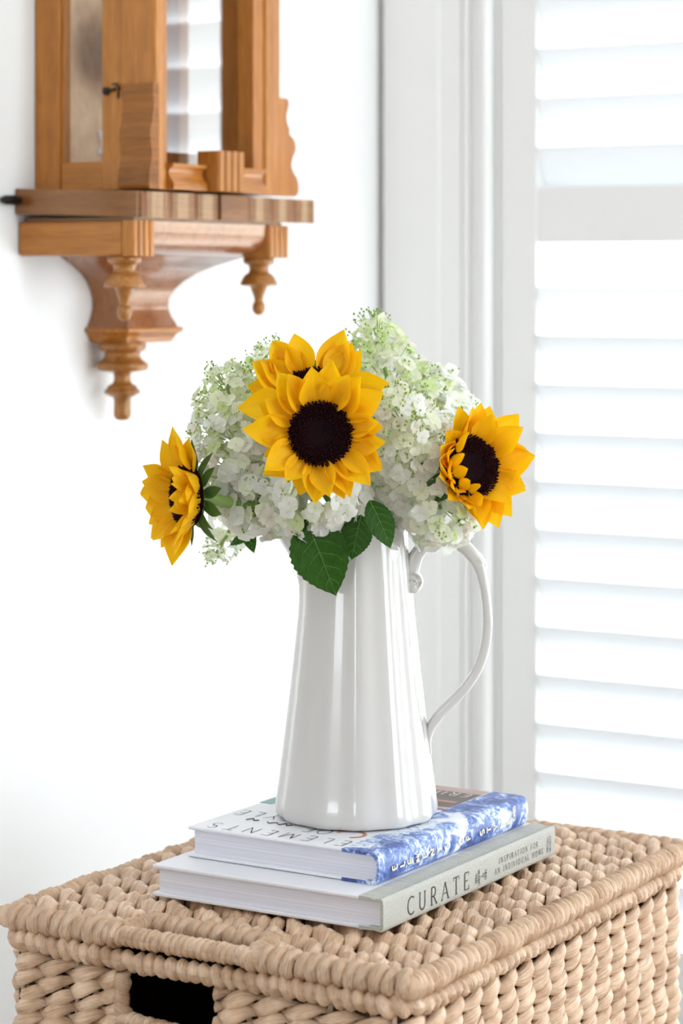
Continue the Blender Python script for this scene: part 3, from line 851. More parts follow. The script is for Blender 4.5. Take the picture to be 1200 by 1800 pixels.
# glyph: width, strokes; stroke = (points, weight factor); thin hairlines get 0.45
GL = {
 'A': (0.80, [([(0.02, 0), (0.40, 1)], .5), ([(0.40, 1), (0.78, 0)], 1), ([(0.16, .36), (0.64, .36)], .5)]),
 'B': (0.66, [([(0.1, 0), (0.1, 1)], 1), ([(0.1, 1), (0.35, 1)] + ell(.35, .76, .22, .24, 90, -90) + [(0.1, .52)], .7), ([(0.1, .52), (0.38, .52)] + ell(.38, .26, .24, .26, 90, -90) + [(0.1, 0)], .7)]),
 'C': (0.74, [(ell(.46, .5, .40, .5, 48, 312, 20), .9)]),
 'D': (0.76, [([(0.1, 0), (0.1, 1)], 1), ([(0.1, 1), (0.3, 1)] + ell(.3, .5, .38, .5, 90, -90) + [(0.1, 0)], .8)]),
 'E': (0.60, [([(0.1, 0), (0.1, 1)], 1), ([(0.1, 1), (0.56, 1)], .6), ([(0.1, .52), (0.46, .52)], .6), ([(0.1, 0), (0.58, 0)], .6)]),
 'F': (0.56, [([(0.1, 0), (0.1, 1)], 1), ([(0.1, 1), (0.54, 1)], .6), ([(0.1, .52), (0.44, .52)], .6)]),
 'G': (0.78, [(ell(.46, .5, .40, .5, 48, 330, 20), .9), ([(.5, .42), (.80, .42), (.80, .12)], .7)]),
 'H': (0.80, [([(0.1, 0), (0.1, 1)], 1), ([(0.7, 0), (0.7, 1)], 1), ([(0.1, .52), (0.7, .52)], .6)]),
 'I': (0.26, [([(0.13, 0), (0.13, 1)], 1)]),
 'L': (0.56, [([(0.1, 0), (0.1, 1)], 1), ([(0.1, 0), (0.54, 0)], .6)]),
 'M': (0.92, [([(0.1, 0), (0.1, 1)], .6), ([(0.1, 1), (0.46, 0.1)], 1), ([(0.46, 0.1), (0.82, 1)], .6), ([(0.82, 1), (0.82, 0)], 1)]),
 'N': (0.80, [([(0.1, 0), (0.1, 1)], .6), ([(0.1, 1), (0.7, 0)], 1), ([(0.7, 0), (0.7, 1)], .6)]),
 'O': (0.84, [(ell(.42, .5, .38, .5, 0, 360, 26), .9)]),
 'P': (0.62, [([(0.1, 0), (0.1, 1)], 1), ([(0.1, 1), (0.32, 1)] + ell(.32, .74, .24, .26, 90, -90) + [(0.1, .48)], .8)]),
 'R': (0.70, [([(0.1, 0), (0.1, 1)], 1), ([(0.1, 1), (0.32, 1)] + ell(.32, .74, .24, .26, 90, -90) + [(0.1, .48)], .8), ([(0.32, .48), (0.68, 0)], .9)]),
 'S': (0.62, [(ell(.31, .75, .24, .25, 40, 270, 12) + ell(.31, .25, .25, .25, 90, -140, 12), .9)]),
 'T': (0.70, [([(0.35, 0), (0.35, 1)], 1), ([(0.02, 1), (0.68, 1)], .6)]),
 'U': (0.78, [([(0.1, 1), (0.1, .32)] + ell(.39, .32, .29, .32, 180, 360, 12) + [(0.68, 1)], .85)]),
 'V': (0.78, [([(0.02, 1), (0.39, 0)], 1), ([(0.39, 0), (0.76, 1)], .5)]),
 'Y': (0.72, [([(0.02, 1), (0.36, .5), (0.36, 0)], .9), ([(0.70, 1), (0.36, .5)], .6)]),
 'Z': (0.66, [([(0.06, 1), (0.60, 1)], .6), ([(0.60, 1), (0.06, 0)], 1), ([(0.06, 0), (0.62, 0)], .6)]),
 '+': (0.5, [([(.25, .2), (.25, .7)], .7), ([(0, .45), (.5, .45)], .7)]),
 ' ': (0.45, []),
}
FEET = {'A': [(0.02, 0), (0.78, 0)], 'F': [(.1, 0)], 'H': [(.1, 0), (.7, 0), (.1, 1), (.7, 1)], 'I': [(.13, 0), (.13, 1)], 'L': [(.1, 1)], 'M': [(.1, 0), (.82, 0), (.1, 1), (.82, 1)], 'N': [(.1, 0), (.1, 1), (.7, 1)],
        'P': [(.1, 0)], 'R': [(.1, 0), (.66, 0)], 'T': [(.35, 0)], 'U': [(.1, 1), (.68, 1)], 'V': [(.02, 1), (.76, 1)], 'Y': [(.36, 0), (.02, 1), (.70, 1)]}
TICKS = {'E': [(.56, 1, -1), (.58, 0, 1)], 'T': [(.03, 1, -1), (.67, 1, -1)], 'F': [(.54, 1, -1)], 'C': [(.72, .86, .6)], 'L': [(.54, 0, 1)], 'D': [], 'G': []}
def text_mesh(txt, size, weight, origin, ux, uy, un, serif=False, track=0.12, width=None, xs=1.0, lift=0.00025, center=False):
    """flat strokes standing a hair proud of the surface. width: total advance to fit"""
    origin, ux, uy, un = Vector(origin), Vector(ux), Vector(uy), Vector(un)
    adv = [(GL[c][0] + track) * xs for c in txt]
    tot = (sum(adv) - track * xs) * size
    extra = 0.0
    if width and len(txt) > 1: extra = (width - tot) / (len(txt) - 1)
    if center:
        origin = origin - ux * (((width or tot)) / 2)
    b = MB(); x = 0.0
    def ribbon(pts, w):
        pts = [Vector((p[0] * xs * size, p[1] * size)) for p in pts]
        n = len(pts)
        if n < 2: return
        vv = []
        for i, p in enumerate(pts):
            t = (pts[min(i + 1, n - 1)] - pts[max(i - 1, 0)])
            if t.length < 1e-9: t = Vector((1, 0))
            t.normalize(); nn = Vector((-t.y, t.x)) * (w / 2)
            for q in (p + nn, p - nn):
                vv.append(origin + ux * (x + q.x) + uy * q.y + un * lift)
        b.add(vv, [(2 * i, 2 * i + 1, 2 * i + 3, 2 * i + 2) for i in range(n - 1)])
    for i, c in enumerate(txt):
        for pts, wf in GL[c][1]:
            wf2 = wf if serif else 1.0
            ribbon(pts, weight * size * wf2)
        if serif:
            for fx, fy in FEET.get(c, []):
                ribbon([(fx - 0.13 / xs, fy), (fx + 0.13 / xs, fy)], weight * size * 0.42)
            for fx, fy, d in TICKS.get(c, []):
                ribbon([(fx, fy), (fx + 0.03, fy + 0.2 * d)], weight * size * 0.5)
        x += adv[i] * size + extra
    return b

# ------------------------------------------------------------------ the books
def book_frame(x0, x1, y0, y1, ang):
    """local frame: origin at the near spine corner, ex toward the fore edge (-X), ey along the spine (+Y)"""
    c, s = math.cos(ang), math.sin(ang)
    return Vector((x1, y0, 0)), Vector((-c, -s, 0)), Vector((-s, c, 0)), x1 - x0, y1 - y0
def bbox_pts(b, O, ex, ey, a0, a1, c0, c1, z0, z1):
    v = []
    for z in (z0, z1):
        for a, c in ((a0, c0), (a1, c0), (a1, c1), (a0, c1)):
            v.append(O + ex * a + ey * c + UP * z)
    f = [(0, 1, 2, 3), (7, 6, 5, 4), (1, 0, 4, 5), (2, 1, 5, 6), (3, 2, 6, 7), (0, 3, 7, 4)]
    return b.add(v, f)

# lower book: grey-green linen spine, pale boards
K0 = LID_TOP
O, ex, ey, W, H = book_frame(-1.1335, -0.9205, 1.5760, 1.8640, 0.0)
BO = tuple(O + Vector((-W / 2, H / 2, K0)))
bookA = tag(empty('book', BO), 'thick pale book with grey-green linen spine lying at the bottom of the stack', 'book', 'books stacked on the trunk')
def apart(b, name, m, parent=bookA, **kw): return b.build(name, m, parent, org=BO, **kw)
TA = 0.0250
apart(bbox_pts(MB(), O, ex, ey, 0.004, W - 0.004, 0.0045, H - 0.0045, K0 + 0.0030, K0 + TA - 0.0030), 'page_block', M_PAGES, smooth=False)
lowb = apart(bbox_pts(MB(), O, ex, ey, 0.0135, W, 0, H, K0, K0 + 0.0030), 'cover_board', M_COVER2, bevel=0.0009)
topb = apart(bbox_pts(MB(), O, ex, ey, 0.0135, W, 0, H, K0 + TA - 0.0030, K0 + TA), 'cover_board', M_COVER2, bevel=0.0009)
# the linen wraps over the spine and a little way onto both boards, with the groove of the joint
prof = [(0.0215, K0 + TA + 0.0003), (0.0125, K0 + TA + 0.0003), (0.0085, K0 + TA - 0.0010), (0.0045, K0 + TA - 0.0002), (0.0018, K0 + TA), (0.0003, K0 + TA - 0.0016), (0, K0 + TA - 0.004), (0, K0 + 0.004), (0.0003, K0 + 0.0016), (0.0018, K0 - 0.0001), (0.0085, K0 + 0.0008), (0.0215, K0 - 0.0003)]
inner = [(0.0215, K0 + 0.0028), (0.0090, K0 + 0.0028), (0.0040, K0 + 0.0030), (0.0026, K0 + 0.0045), (0.0026, K0 + TA - 0.0045), (0.0040, K0 + TA - 0.0030), (0.0090, K0 + TA - 0.0028), (0.0215, K0 + TA - 0.0028)]
def extr(poly, O, ex, ey, c0, c1):
    n = len(poly); v = [O + ex * a + UP * z + ey * c0 for a, z in poly] + [O + ex * a + UP * z + ey * c1 for a, z in poly]
    f = [(i, n + i, n + (i + 1) % n, (i + 1) % n) for i in range(n)] + [tuple(range(n)), tuple(range(2 * n - 1, n - 1, -1))]
    return MB().add(v, f)
spineA = apart(extr(prof + inner, O, ex, ey, -0.0006, H + 0.0006), 'linen_spine', M_LINEN, angle=45, label='grey-green linen spine with dark lettering')
eY, eX = (0, 1, 0), (1, 0, 0)
sx = O.x + 0.0001
def lett(b, name, m, part, parent): return b.build(name, m, parent, org=part, smooth=False)
lett(text_mesh('CURATE', 0.0135, 0.105, (sx, 1.6115, K0 + 0.0046), eY, UP, eX, True, 0.2, 0.0985, 1.0), 'title_lettering', M_INKGREY, BO, spineA)
lett(text_mesh('INSPIRATION FOR', 0.0044, 0.12, (sx, 1.7970, K0 + 0.0138), eY, UP, eX, True, 0.22, 0.0700, 1.0, center=True), 'subtitle_lettering', M_INKGREY, BO, spineA)
lett(text_mesh('AN INDIVIDUAL HOME', 0.0044, 0.12, (sx, 1.7980, K0 + 0.0062), eY, UP, eX, True, 0.22, 0.0880, 1.0, center=True), 'subtitle_lettering', M_INKGREY, BO, spineA)
for t, yy, w in (('LYNDA', 1.7240, 0.0075), ('GARDENER', 1.7285, 0.0130), ('+', 1.7318, None), ('ALI', 1.7358, 0.0040), ('HEATH', 1.7402, 0.0078)):
    lett(text_mesh(t, 0.0030, 0.14, (sx, yy, K0 + 0.0098), UP, (0, -1, 0), eX, True, 0.2, w, 1.0, center=True), 'author_lettering', M_INKGREY, BO, spineA)
for t, yy in (('MITCHELL', 1.8515), ('BEAZLEY', 1.8565)):
    lett(text_mesh(t, 0.0030, 0.13, (sx, yy, K0 + 0.0120), UP, (0, -1, 0), eX, True, 0.2, 0.0130, 1.0, center=True), 'publisher_lettering', M_INKGREY, BO, spineA)

# upper book: white jacket, blue toile spine
K1 = K0 + TA + 0.0003
TB = 0.0245
O2, ex2, ey2, W2, H2 = book_frame(-1.1230, -0.9430, 1.6085, 1.8530, math.radians(-0.6))
BO2 = tuple(O2 + Vector((-W2 / 2, H2 / 2, K1)))
bookB = tag(empty('book', BO2), 'white jacketed book with blue toile spine under the pitcher', 'book', 'books stacked on the trunk')
def bpart(b, name, m, parent=bookB, **kw): return b.build(name, m, parent, org=BO2, **kw)
bpart(bbox_pts(MB(), O2, ex2, ey2, 0.005, W2 - 0.004, 0.0040, H2 - 0.0040, K1 + 0.0026, K1 + TB - 0.0026), 'page_block', M_PAGES, smooth=False)
bpart(bbox_pts(MB(), O2, ex2, ey2, 0.012, W2, 0, H2, K1, K1 + 0.0026), 'cover_board', M_COVER, bevel=0.0011)
topB = bpart(bbox_pts(MB(), O2, ex2, ey2, 0.012, W2, 0, H2, K1 + TB - 0.0026, K1 + TB), 'cover_board', M_COVER, bevel=0.0011)
prof = [(0.034, K1 + TB + 0.0003), (0.020, K1 + TB + 0.0003), (0.012, K1 + TB + 0.0003), (0.0075, K1 + TB + 0.0002), (0.0040, K1 + TB - 0.0004), (0.0018, K1 + TB - 0.0025), (0.0006, K1 + TB - 0.0060), (0.0, K1 + TB * 0.5), (0.0006, K1 + 0.0060), (0.0018, K1 + 0.0025), (0.0040, K1 + 0.0005), (0.0075, K1 - 0.0001), (0.034, K1 - 0.0003)]
inner = [(0.034, K1 + 0.0024), (0.010, K1 + 0.0024), (0.0055, K1 + 0.0032), (0.0030, K1 + 0.0070), (0.0024, K1 + TB * 0.5), (0.0030, K1 + TB - 0.0070), (0.0055, K1 + TB - 0.0032), (0.010, K1 + TB - 0.0024), (0.034, K1 + TB - 0.0024)]
spineB = bpart(extr(prof + inner, O2, ex2, ey2, -0.0006, H2 + 0.0006), 'toile_spine', M_TOILE, angle=40, label='blue and white toile printed spine')
ZC = K1 + TB + 0.0001
sx2 = O2.x + 0.0001
word = 'ELEMENTS OF STYLE'
for i, c in enumerate(word):
    if c == ' ': continue
    yy = 1.6305 + i * 0.01175
    bx = -0.0006 * 0 + sx2 + math.sin(math.radians(0.6)) * (yy - O2.y)
    b = text_mesh(c, 0.0070, 0.20, (bx, yy + 0.003, K1 + 0.0098), UP, (0, -1, 0), eX, False, 0.1, None, 1.0, 0.0006, center=True)
    lett(b, 'title_letter', M_CREAMINK, BO2, spineB)
lett(text_mesh('GATES', 0.0040, 0.2, (sx2 + 0.0023, 1.8290, K1 + 0.0150), UP, (0, -1, 0), eX, False, 0.15, 0.0125, 1.0, 0.0006, center=True), 'author_lettering', M_CREAMINK, BO2, spineB)
# cover lettering, read from the far side of the stack
L1, L2 = (-1, 0, 0), (0, -1, 0)
lett(text_mesh('ELEMENTS', 0.0165, 0.050, (-0.9800, 1.6320, ZC), L1, L2, UP, False, 0.3, 0.1300, 0.9), 'title_lettering', M_INK, BO2, topB)
lett(text_mesh('OF', 0.0150, 0.055, (-1.0120, 1.6570, ZC), L1, L2, UP, False, 0.3, None, 0.9), 'title_lettering', M_INK, BO2, topB)
lett(text_mesh('STYLE', 0.0165, 0.050, (-1.0450, 1.6830, ZC), L1, L2, UP, False, 0.2, 0.0720, 0.9), 'title_lettering', M_INK, BO2, topB)
b = MB()
for xa, ya, n in ((-1.052, 1.655, 7), (-1.085, 1.657, 3)):
    pts = [Vector((xa - 0.0035 * i, ya - 0.003 * math.sin(i * 2.4) - 0.001 * (i % 2), ZC + 0.0003)) for i in range(n + 1)]
    b.tube(smooth_poly([tuple(p) for p in pts], 4), 0.00035, 4)
lett(b, 'script_lettering', M_INK, BO2, topB)
# printed pictures on the jacket, next to the spine
def card(x0, x1, y0, y1, m, name, lift):
    return MB().box(x0, x1, y0, y1, ZC - 0.0002, ZC + lift).build(name, m, topB, org=BO2, smooth=False)
card(-1.085, -0.9765, 1.7680, 1.8520, M_PHOTO3, 'printed_picture', 0.00015)
card(-1.060, -0.9765, 1.7800, 1.8360, M_PHOTO, 'printed_picture', 0.00025)
card(-1.030, -0.9800, 1.7960, 1.8020, M_PHOTO2, 'printed_picture', 0.00032)
card(-1.085, -0.9765, 1.7690, 1.7720, M_PHOTO, 'printed_picture', 0.00025)
lett(text_mesh('ERIN', 0.0120, 0.09, (-0.9820, 1.8330, ZC + 0.0002), L1, L2, UP, False, 0.3, 0.0400, 1.0), 'author_lettering', M_WHITEINK, BO2, topB)
card(-1.1220, -1.1100, 1.7150, 1.7600, M_TEALP, 'printed_picture', 0.00025)
b = MB(); b.tube([(-0.9960 + 0.012 * math.cos(a), 1.6530 + 0.011 * math.sin(a), ZC + 0.0001) for a in [i * PI / 14 for i in range(-5, 15)]], 0.0016, 6, flat=0.2)
lett(b, 'printed_picture', M_PHOTO2, BO2, topB)
PITCH_Z = ZC + 0.0003

# ------------------------------------------------------------------ the pitcher
PCX, PCY = -1.0275, 1.7150
PO = (PCX, PCY, PITCH_Z)
pitcher = tag(empty('pitcher', PO), 'tall ivory glazed ceramic pitcher with fluted sides and scrolled handle', 'pitcher')
def pit_point(theta, h, rad):
    """theta measured from camera-right; h height above the foot"""
    fl = 1 + 0.017 * math.cos(12 * theta + 0.5) * min(1, (0.245 - h) / 0.06 + 0.25)
    r = rad * fl
    # spout on the side opposite the handle
    d = (theta - PI + PI) % (2 * PI) - PI
    d = abs(abs(theta - PI))
    k = max(0.0, (h - 0.185) / 0.055)
    r += 0.040 * (k ** 1.7) * math.exp(-(d / 0.50) ** 2)
    hh = h + 0.010 * min(1, k) ** 2 * math.exp(-(d / 0.6) ** 2)
    return Vector(PO) + RIGHT * (r * math.cos(theta)) + (-FWD) * (r * math.sin(theta)) + UP * hh
outer = [(0.0560, 0.0), (0.0625, 0.0004), (0.0648, 0.0022), (0.0660, 0.0060), (0.0655, 0.0120), (0.0640, 0.0200), (0.0620, 0.0350), (0.0596, 0.0550), (0.0565, 0.0800), (0.0535, 0.1050), (0.0508, 0.1300), (0.0482, 0.1550), (0.0458, 0.1800), (0.0440, 0.1980), (0.0425, 0.2150), (0.0418, 0.2300), (0.0420, 0.2380)]
innerp = [(0.0412, 0.2396), (0.0395, 0.2396), (0.0385, 0.2370), (0.0383, 0.2250), (0.0395, 0.2050), (0.0425, 0.1700), (0.0480, 0.1200), (0.0540, 0.0700), (0.0580, 0.0300), (0.0570, 0.0090), (0.0300, 0.0060), (0.001, 0.0060)]
pr = [(0.001, 0.0)] + outer + innerp
seg = 144
b = MB(); P = []
for r, h in pr:
    row = [pit_point(2 * PI * k / seg, h, r) for k in range(seg)]
    P.append(row + [row[0]])
v = [P[i][k] for i in range(len(pr)) for k in range(seg)]
f = [(i * seg + k, i * seg + (k + 1) % seg, (i + 1) * seg + (k + 1) % seg, (i + 1) * seg + k) for i in range(len(pr) - 1) for k in range(seg)]
b.add(v, f)
body = b.build('body', M_CERAMIC, pitcher, org=PO, angle=None)
m = body.modifiers.new('smooth', 'SUBSURF'); m.levels = 1; m.render_levels = 1
# handle: a strap swept along a curve in the plane of the axis; (px, py, half width in px)
PZ_DEPTH = (Vector((PCX, PCY, 0)) - Vector((CAM.x, CAM.y, 0))).dot(FWD)
hc = [(736, 1020, 5), (733, 1028, 8), (727, 1031, 12), (719, 1022, 15), (722, 1005, 15), (726, 990, 14), (734, 972, 12.5), (748, 957, 12), (768, 949, 12.5), (790, 949, 12.5), (810, 957, 12.5), (826, 971, 12.5), (839, 989, 12), (846, 1010, 10), (852, 1040, 8.6), (856, 1075, 8.8),
      (856, 1105, 9), (851, 1140, 9), (839, 1175, 9), (820, 1205, 9), (795, 1232, 9), (773, 1254, 9), (759, 1274, 8.5), (752, 1296, 6.5), (753, 1314, 5), (756, 1326, 3)]
hs = smooth_poly([(float(a), float(c), float(w)) for a, c, w in hc], 5)
sc = PZ_DEPTH / FPX
v, f = [], []
sgn = 14
pts = [at(a, c, PZ_DEPTH) for a, c, w in hs]
for i, p in enumerate(pts):
    t = (pts[min(i + 1, len(pts) - 1)] - pts[max(i - 1, 0)]).normalized()
    side = FWD
    nrm = t.cross(side).normalized()
    w = hs[i][2] * sc
    u = i / (len(pts) - 1)
    dep = 0.0058 + 0.0030 * math.exp(-((u - 0.08) / 0.07) ** 2) - 0.0022 * max(0, (u - 0.85) / 0.15)
    for k in range(sgn):
        a = 2 * PI * k / sgn
        ca, sa = math.cos(a), math.sin(a)
        ca = math.copysign(abs(ca) ** 0.75, ca); sa = math.copysign(abs(sa) ** 0.75, sa)
        g = 1 - 0.16 * math.exp(-(ca / 0.35) ** 2)          # shallow groove along both faces
        v.append(p + nrm * (w * ca) + side * (dep * sa * g))
n = len(pts)
f = [(i * sgn + k, (i + 1) * sgn + k, (i + 1) * sgn + (k + 1) % sgn, i * sgn + (k + 1) % sgn) for i in range(n - 1) for k in range(sgn)]
f += [tuple(range(sgn)), tuple((n - 1) * sgn + k for k in range(sgn - 1, -1, -1))]
hnd = MB().add(v, f).build('handle', M_CERAMIC, pitcher, org=PO, angle=None)
# thumb rest and volute on the handle
c1 = at(846, 984, PZ_DEPTH)
def blob(c, ru, rw, rd, n1=10, n2=14, tilt=0.0):
    b = MB(); P = []
    for i in range(n1 + 1):
        a = PI * i / n1
        row = []
        for k in range(n2 + 1):
            q = 2 * PI * k / n2
            x, yv, z = rw * math.sin(a) * math.cos(q), rd * math.sin(a) * math.sin(q), ru * math.cos(a)
            x, z = x * math.cos(tilt) - z * math.sin(tilt), x * math.sin(tilt) + z * math.cos(tilt)
            row.append(c + RIGHT * x + FWD * yv + UP * z)
        P.append(row)
    return b.grid(P, n1 + 1, n2 + 1)
blob(at(727, 1022, PZ_DEPTH), 0.0092, 0.0080, 0.0072).build('volute_boss', M_CERAMIC, hnd, org=PO, angle=None)
blob(at(841, 984, PZ_DEPTH), 0.0105, 0.0048, 0.0056, tilt=0.62).build('thumb_rest', M_CERAMIC, pitcher, org=PO, angle=None)
cv = at(728, 1024, PZ_DEPTH - 0.0070)
sp_pts = [cv + RIGHT * (0.0012 + 0.00075 * q) * math.cos(q) + UP * (0.0012 + 0.00075 * q) * math.sin(q) for q in [i * 0.35 for i in range(0, 24)]]
MB().tube(sp_pts, 0.0008, 6, up=tuple(FWD)).build('volute', M_CERAMIC, hnd, org=PO, angle=None)

# ------------------------------------------------------------------ sunflowers
def petal_mesh(length, width, lift, droop, cup, twist, seed, m=M_PETAL, name='petal', tipw=0.75):
    rs = np.random.default_rng(seed)
    nu, nv = 10, 7; P = []
    j1, j2 = rs.normal(0, 0.10), rs.normal(0, 0.10)
    for i in range(nu):
        t = i / (nu - 1)
        w = width * 0.5 * (0.42 + 0.58 * math.sin(PI * min(1, t * 1.05) ** 0.85)) * (1 - t ** 6) ** tipw if t < 1 else 0.0004
        row = []
        zc = length * (math.sin(lift) * t - droop * t * t)
        xc = length * t * math.cos(lift * 0.8)
        for j in range(nv):
            s = -1 + 2 * j / (nv - 1)
            tw = twist * t
            yy = s * w
            zz = cup * w * (s * s - 0.4) + 0.06 * w * math.cos(s * 7) + 0.12 * w * math.sin(t * 6 + s * 2 + seed)
            row.append((xc, yy * math.cos(tw) - zz * math.sin(tw) + length * (j1 * t * t), zc + yy * math.sin(tw) + zz * math.cos(tw)))
        P.append(row)
    b = MB().grid(P, nu, nv)
    return b.mesh(name, m, True)
PETALS = [petal_mesh(0.0335 + 0.003 * (k % 3), 0.0250 + 0.002 * (k % 2), 0.10 + 0.05 * (k % 3), 0.05 + 0.10 * (k % 2), 0.35 + 0.12 * (k % 3), 0.25 * math.sin(k * 2.2), 40 + k) for k in range(6)]
INPETALS = [petal_mesh(0.0300, 0.0165, 0.10, 0.25, 0.5, 0.2 * math.sin(k), 60 + k) for k in range(3)]
SEPALS = [petal_mesh(0.030, 0.0120, 0.05, 0.25 * (k - 0.5), 0.3, 0.2, 80 + k, M_SEPAL, 'sepal') for k in range(3)]

def disc_meshes(R=0.0262):
    b = MB(); P = []
    n2 = 40
    for i in range(12):
        t = i / 11; r = R * t
        z = 0.0040 + 0.0032 * math.sin(PI * min(1, t * 1.02) ** 1.6) - 0.004 * max(0, t - 0.85) / 0.15
        P.append([(r * math.cos(2 * PI * k / n2), r * math.sin(2 * PI * k / n2), z) for k in range(n2)] )
        P[-1].append(P[-1][0])
    disc = b.grid(P, 12, n2 + 1).mesh('disc', M_DISC, True)
    fb, cb = MB(), MB()
    rs = np.random.default_rng(5)
    cnt = 640
    for k in range(cnt):
        t = math.sqrt((k + 0.5) / cnt); a = k * 2.399963
        r = R * t
        z = 0.0040 + 0.0032 * math.sin(PI * min(1, t * 1.02) ** 1.6)
        outerp = t > 0.47
        hgt = (0.0026 + 0.0016 * rs.random()) if outerp else 0.0010 + 0.0006 * rs.random()
        w = 0.00085 if outerp else 0.0007
        c = Vector((r * math.cos(a), r * math.sin(a), z - 0.0004))
        lean = Vector((math.cos(a), math.sin(a), 0)) * ((t - 0.35) * 0.0022 if outerp else 0) + Vector(tuple(rs.normal(0, 0.0004, 2)) + (0,))
        q = [c + Vector((w * math.cos(a + g * PI / 2), w * math.sin(a + g * PI / 2), 0)) for g in range(4)]
        top = c + lean + Vector((0, 0, hgt))
        if outerp:
            q2 = [p + (top - c) * 0.7 for p in q]
            fb.add(q + q2 + [top], [(g, (g + 1) % 4, 4 + (g + 1) % 4, 4 + g) for g in range(4)] + [(4 + g, 4 + (g + 1) % 4, 8) for g in range(4)])
        else:
            cb.add(q + [top], [(g, (g + 1) % 4, 4) for g in range(4)])
    return disc, fb.mesh('disc_florets', M_FLORETD, True), cb.mesh('centre_florets', M_DISC2, True)
DISC, DFL, DCE = disc_meshes()

def sunflower(pos, normal, stem_to, label, scale=1.0, roll=0.0, outer=None, inner=None, folded=(), seed=0, n_out=16, n_in=11, tilt_out=8, tilt_in=24, mods=None):
    """faces along normal; azimuths counted from camera-right, counter-clockwise as seen"""
    rs = np.random.default_rng(seed)
    z = Vector(normal).normalized()
    xh = RIGHT - z * RIGHT.dot(z)
    if xh.length < 0.3: xh = UP.cross(z)
    xh.normalize(); yh = z.cross(xh)
    root = empty('sunflower', pos)
    R3 = Matrix((xh, yh, z)).transposed()
    root.rotation_euler = R3.to_euler()
    tag(root, label, 'sunflower', 'sunflowers in the pitcher')
    def add(name, me, loc=(0, 0, 0), rot=None, sc=1.0, kind=None):
        o = link(name, me, root, kind=kind)
        o.location = Vector(loc) * scale
        if rot is not None: o.rotation_euler = rot.to_euler()
        o.scale = (sc * scale,) * 3 if not hasattr(sc, '__len__') else tuple(q * scale for q in sc)
        return o
    d = add('disc', DISC)
    o = link('disc_florets', DFL, d, kind='stuff'); o2 = link('centre_florets', DCE, d, kind='stuff')
    def petal(az, tilt, sc, k, r0=0.0215, z0=0.0, pool=PETALS, name='petal', tw=0.0):
        a = math.radians(az)
        M3 = Matrix.Rotation(a, 3, 'Z') @ Matrix.Rotation(-math.radians(tilt), 3, 'Y') @ Matrix.Rotation(tw, 3, 'X')
        add(name, pool[k % len(pool)], (r0 * math.cos(a), r0 * math.sin(a), z0), M3, sc)
    outs = outer if outer is not None else [360 / n_out * i + roll for i in range(n_out)]
    for i, az in enumerate(outs):
        t = tilt_out + rs.normal(0, 5); s = 1 + rs.normal(0, 0.06)
        if mods: t, s = mods(az, t, s)
        petal(az + rs.normal(0, 3), t, s, int(rs.integers(0, 6)), 0.0205, -0.001, tw=rs.normal(0, 0.15))
    ins = inner if inner is not None else [360 / n_in * i + roll + 9 for i in range(n_in)]
    for i, az in enumerate(ins):
        t = tilt_in + rs.normal(0, 8); s = 0.92 + rs.normal(0, 0.07)
        if mods: t, s = mods(az, t, s)
        petal(az + rs.normal(0, 4), t, s, int(rs.integers(0, 6)), 0.0225, 0.0015, tw=rs.normal(0, 0.22))
    for az, t, s in folded: petal(az, t, s, int(rs.integers(0, 3)), 0.0240, 0.003, INPETALS, tw=rs.normal(0, 0.15))
    for i in range(13):
        petal(360 / 13 * i + 8, -14 + rs.normal(0, 10), 0.9 + rs.normal(0, 0.1), i, 0.0160, -0.0045, SEPALS, 'sepal')
    # receptacle and stem, down into the pitcher
    inv = R3.transposed()
    back = Vector(pos) - z * 0.012 * scale
    tgt = Vector(stem_to)
    ctrl = [Vector(pos) - z * 0.004, back, Vector(pos) - z * 0.035 - UP * 0.006, (Vector(pos) - z * 0.045) * 0.45 + tgt * 0.55 + UP * 0.010, tgt, tgt - UP * 0.06]
    pp = [Vector(p) for p in smooth_poly([tuple(p) for p in ctrl], 5)]
    rad = [0.0185, 0.017, 0.014, 0.011, 0.008] + [0.0048] * (len(pp) - 5)
    loc = [inv @ (p - Vector(pos)) for p in pp]
    MB().tube(loc, rad, 10, up=(0.3, 1, 0.2)).build('stem', M_STEM, root, angle=None)
    return root
MOUTH = Vector(PO) + UP * 0.225
sunflower(at(563, 762, 1.875), -FWD + UP * 0.06 + RIGHT * 0.02, MOUTH - FWD * 0.012, 'open sunflower facing front at the centre of the bouquet', 0.94, 6, seed=3, n_out=15, n_in=13,
          tilt_out=6, tilt_in=17, mods=lambda az, t, s: (t, s * (1.06 if 30 < az % 360 < 210 else 0.98)))
def right_mods(az, t, s):
    a = az % 360
    if 130 < a < 260: return t + 30, s * 0.95
    return t + 8, s * 1.03
sunflower(at(824, 822, 1.945), RIGHT * 0.50 + UP * 0.16 - FWD * 0.84, MOUTH + RIGHT * 0.018 + UP * 0.002, 'sunflower turned to the right with petals folded over its disc', 0.95, 2, seed=11, n_out=16, n_in=12, tilt_out=12, tilt_in=26,
          mods=right_mods, folded=((200, 115, 0.75), (262, 118, 0.72), (232, 108, 0.7), (170, 100, 0.8)))
def left_mods(az, t, s):
    a = az % 360
    if a < 70 or a > 290: return t + 42, s * 0.86
    return t + 6, s * 1.05
sunflower(at(334, 872, 1.930), RIGHT * -0.88 + UP * 0.02 - FWD * 0.50, MOUTH - RIGHT * 0.030, 'sunflower turned away to the left at the lower left of the bouquet', 0.93, 4, seed=23, n_out=15, n_in=11, tilt_out=12, tilt_in=26,
          mods=left_mods, folded=((5, 98, 0.95), (340, 100, 0.9), (30, 92, 0.9)))
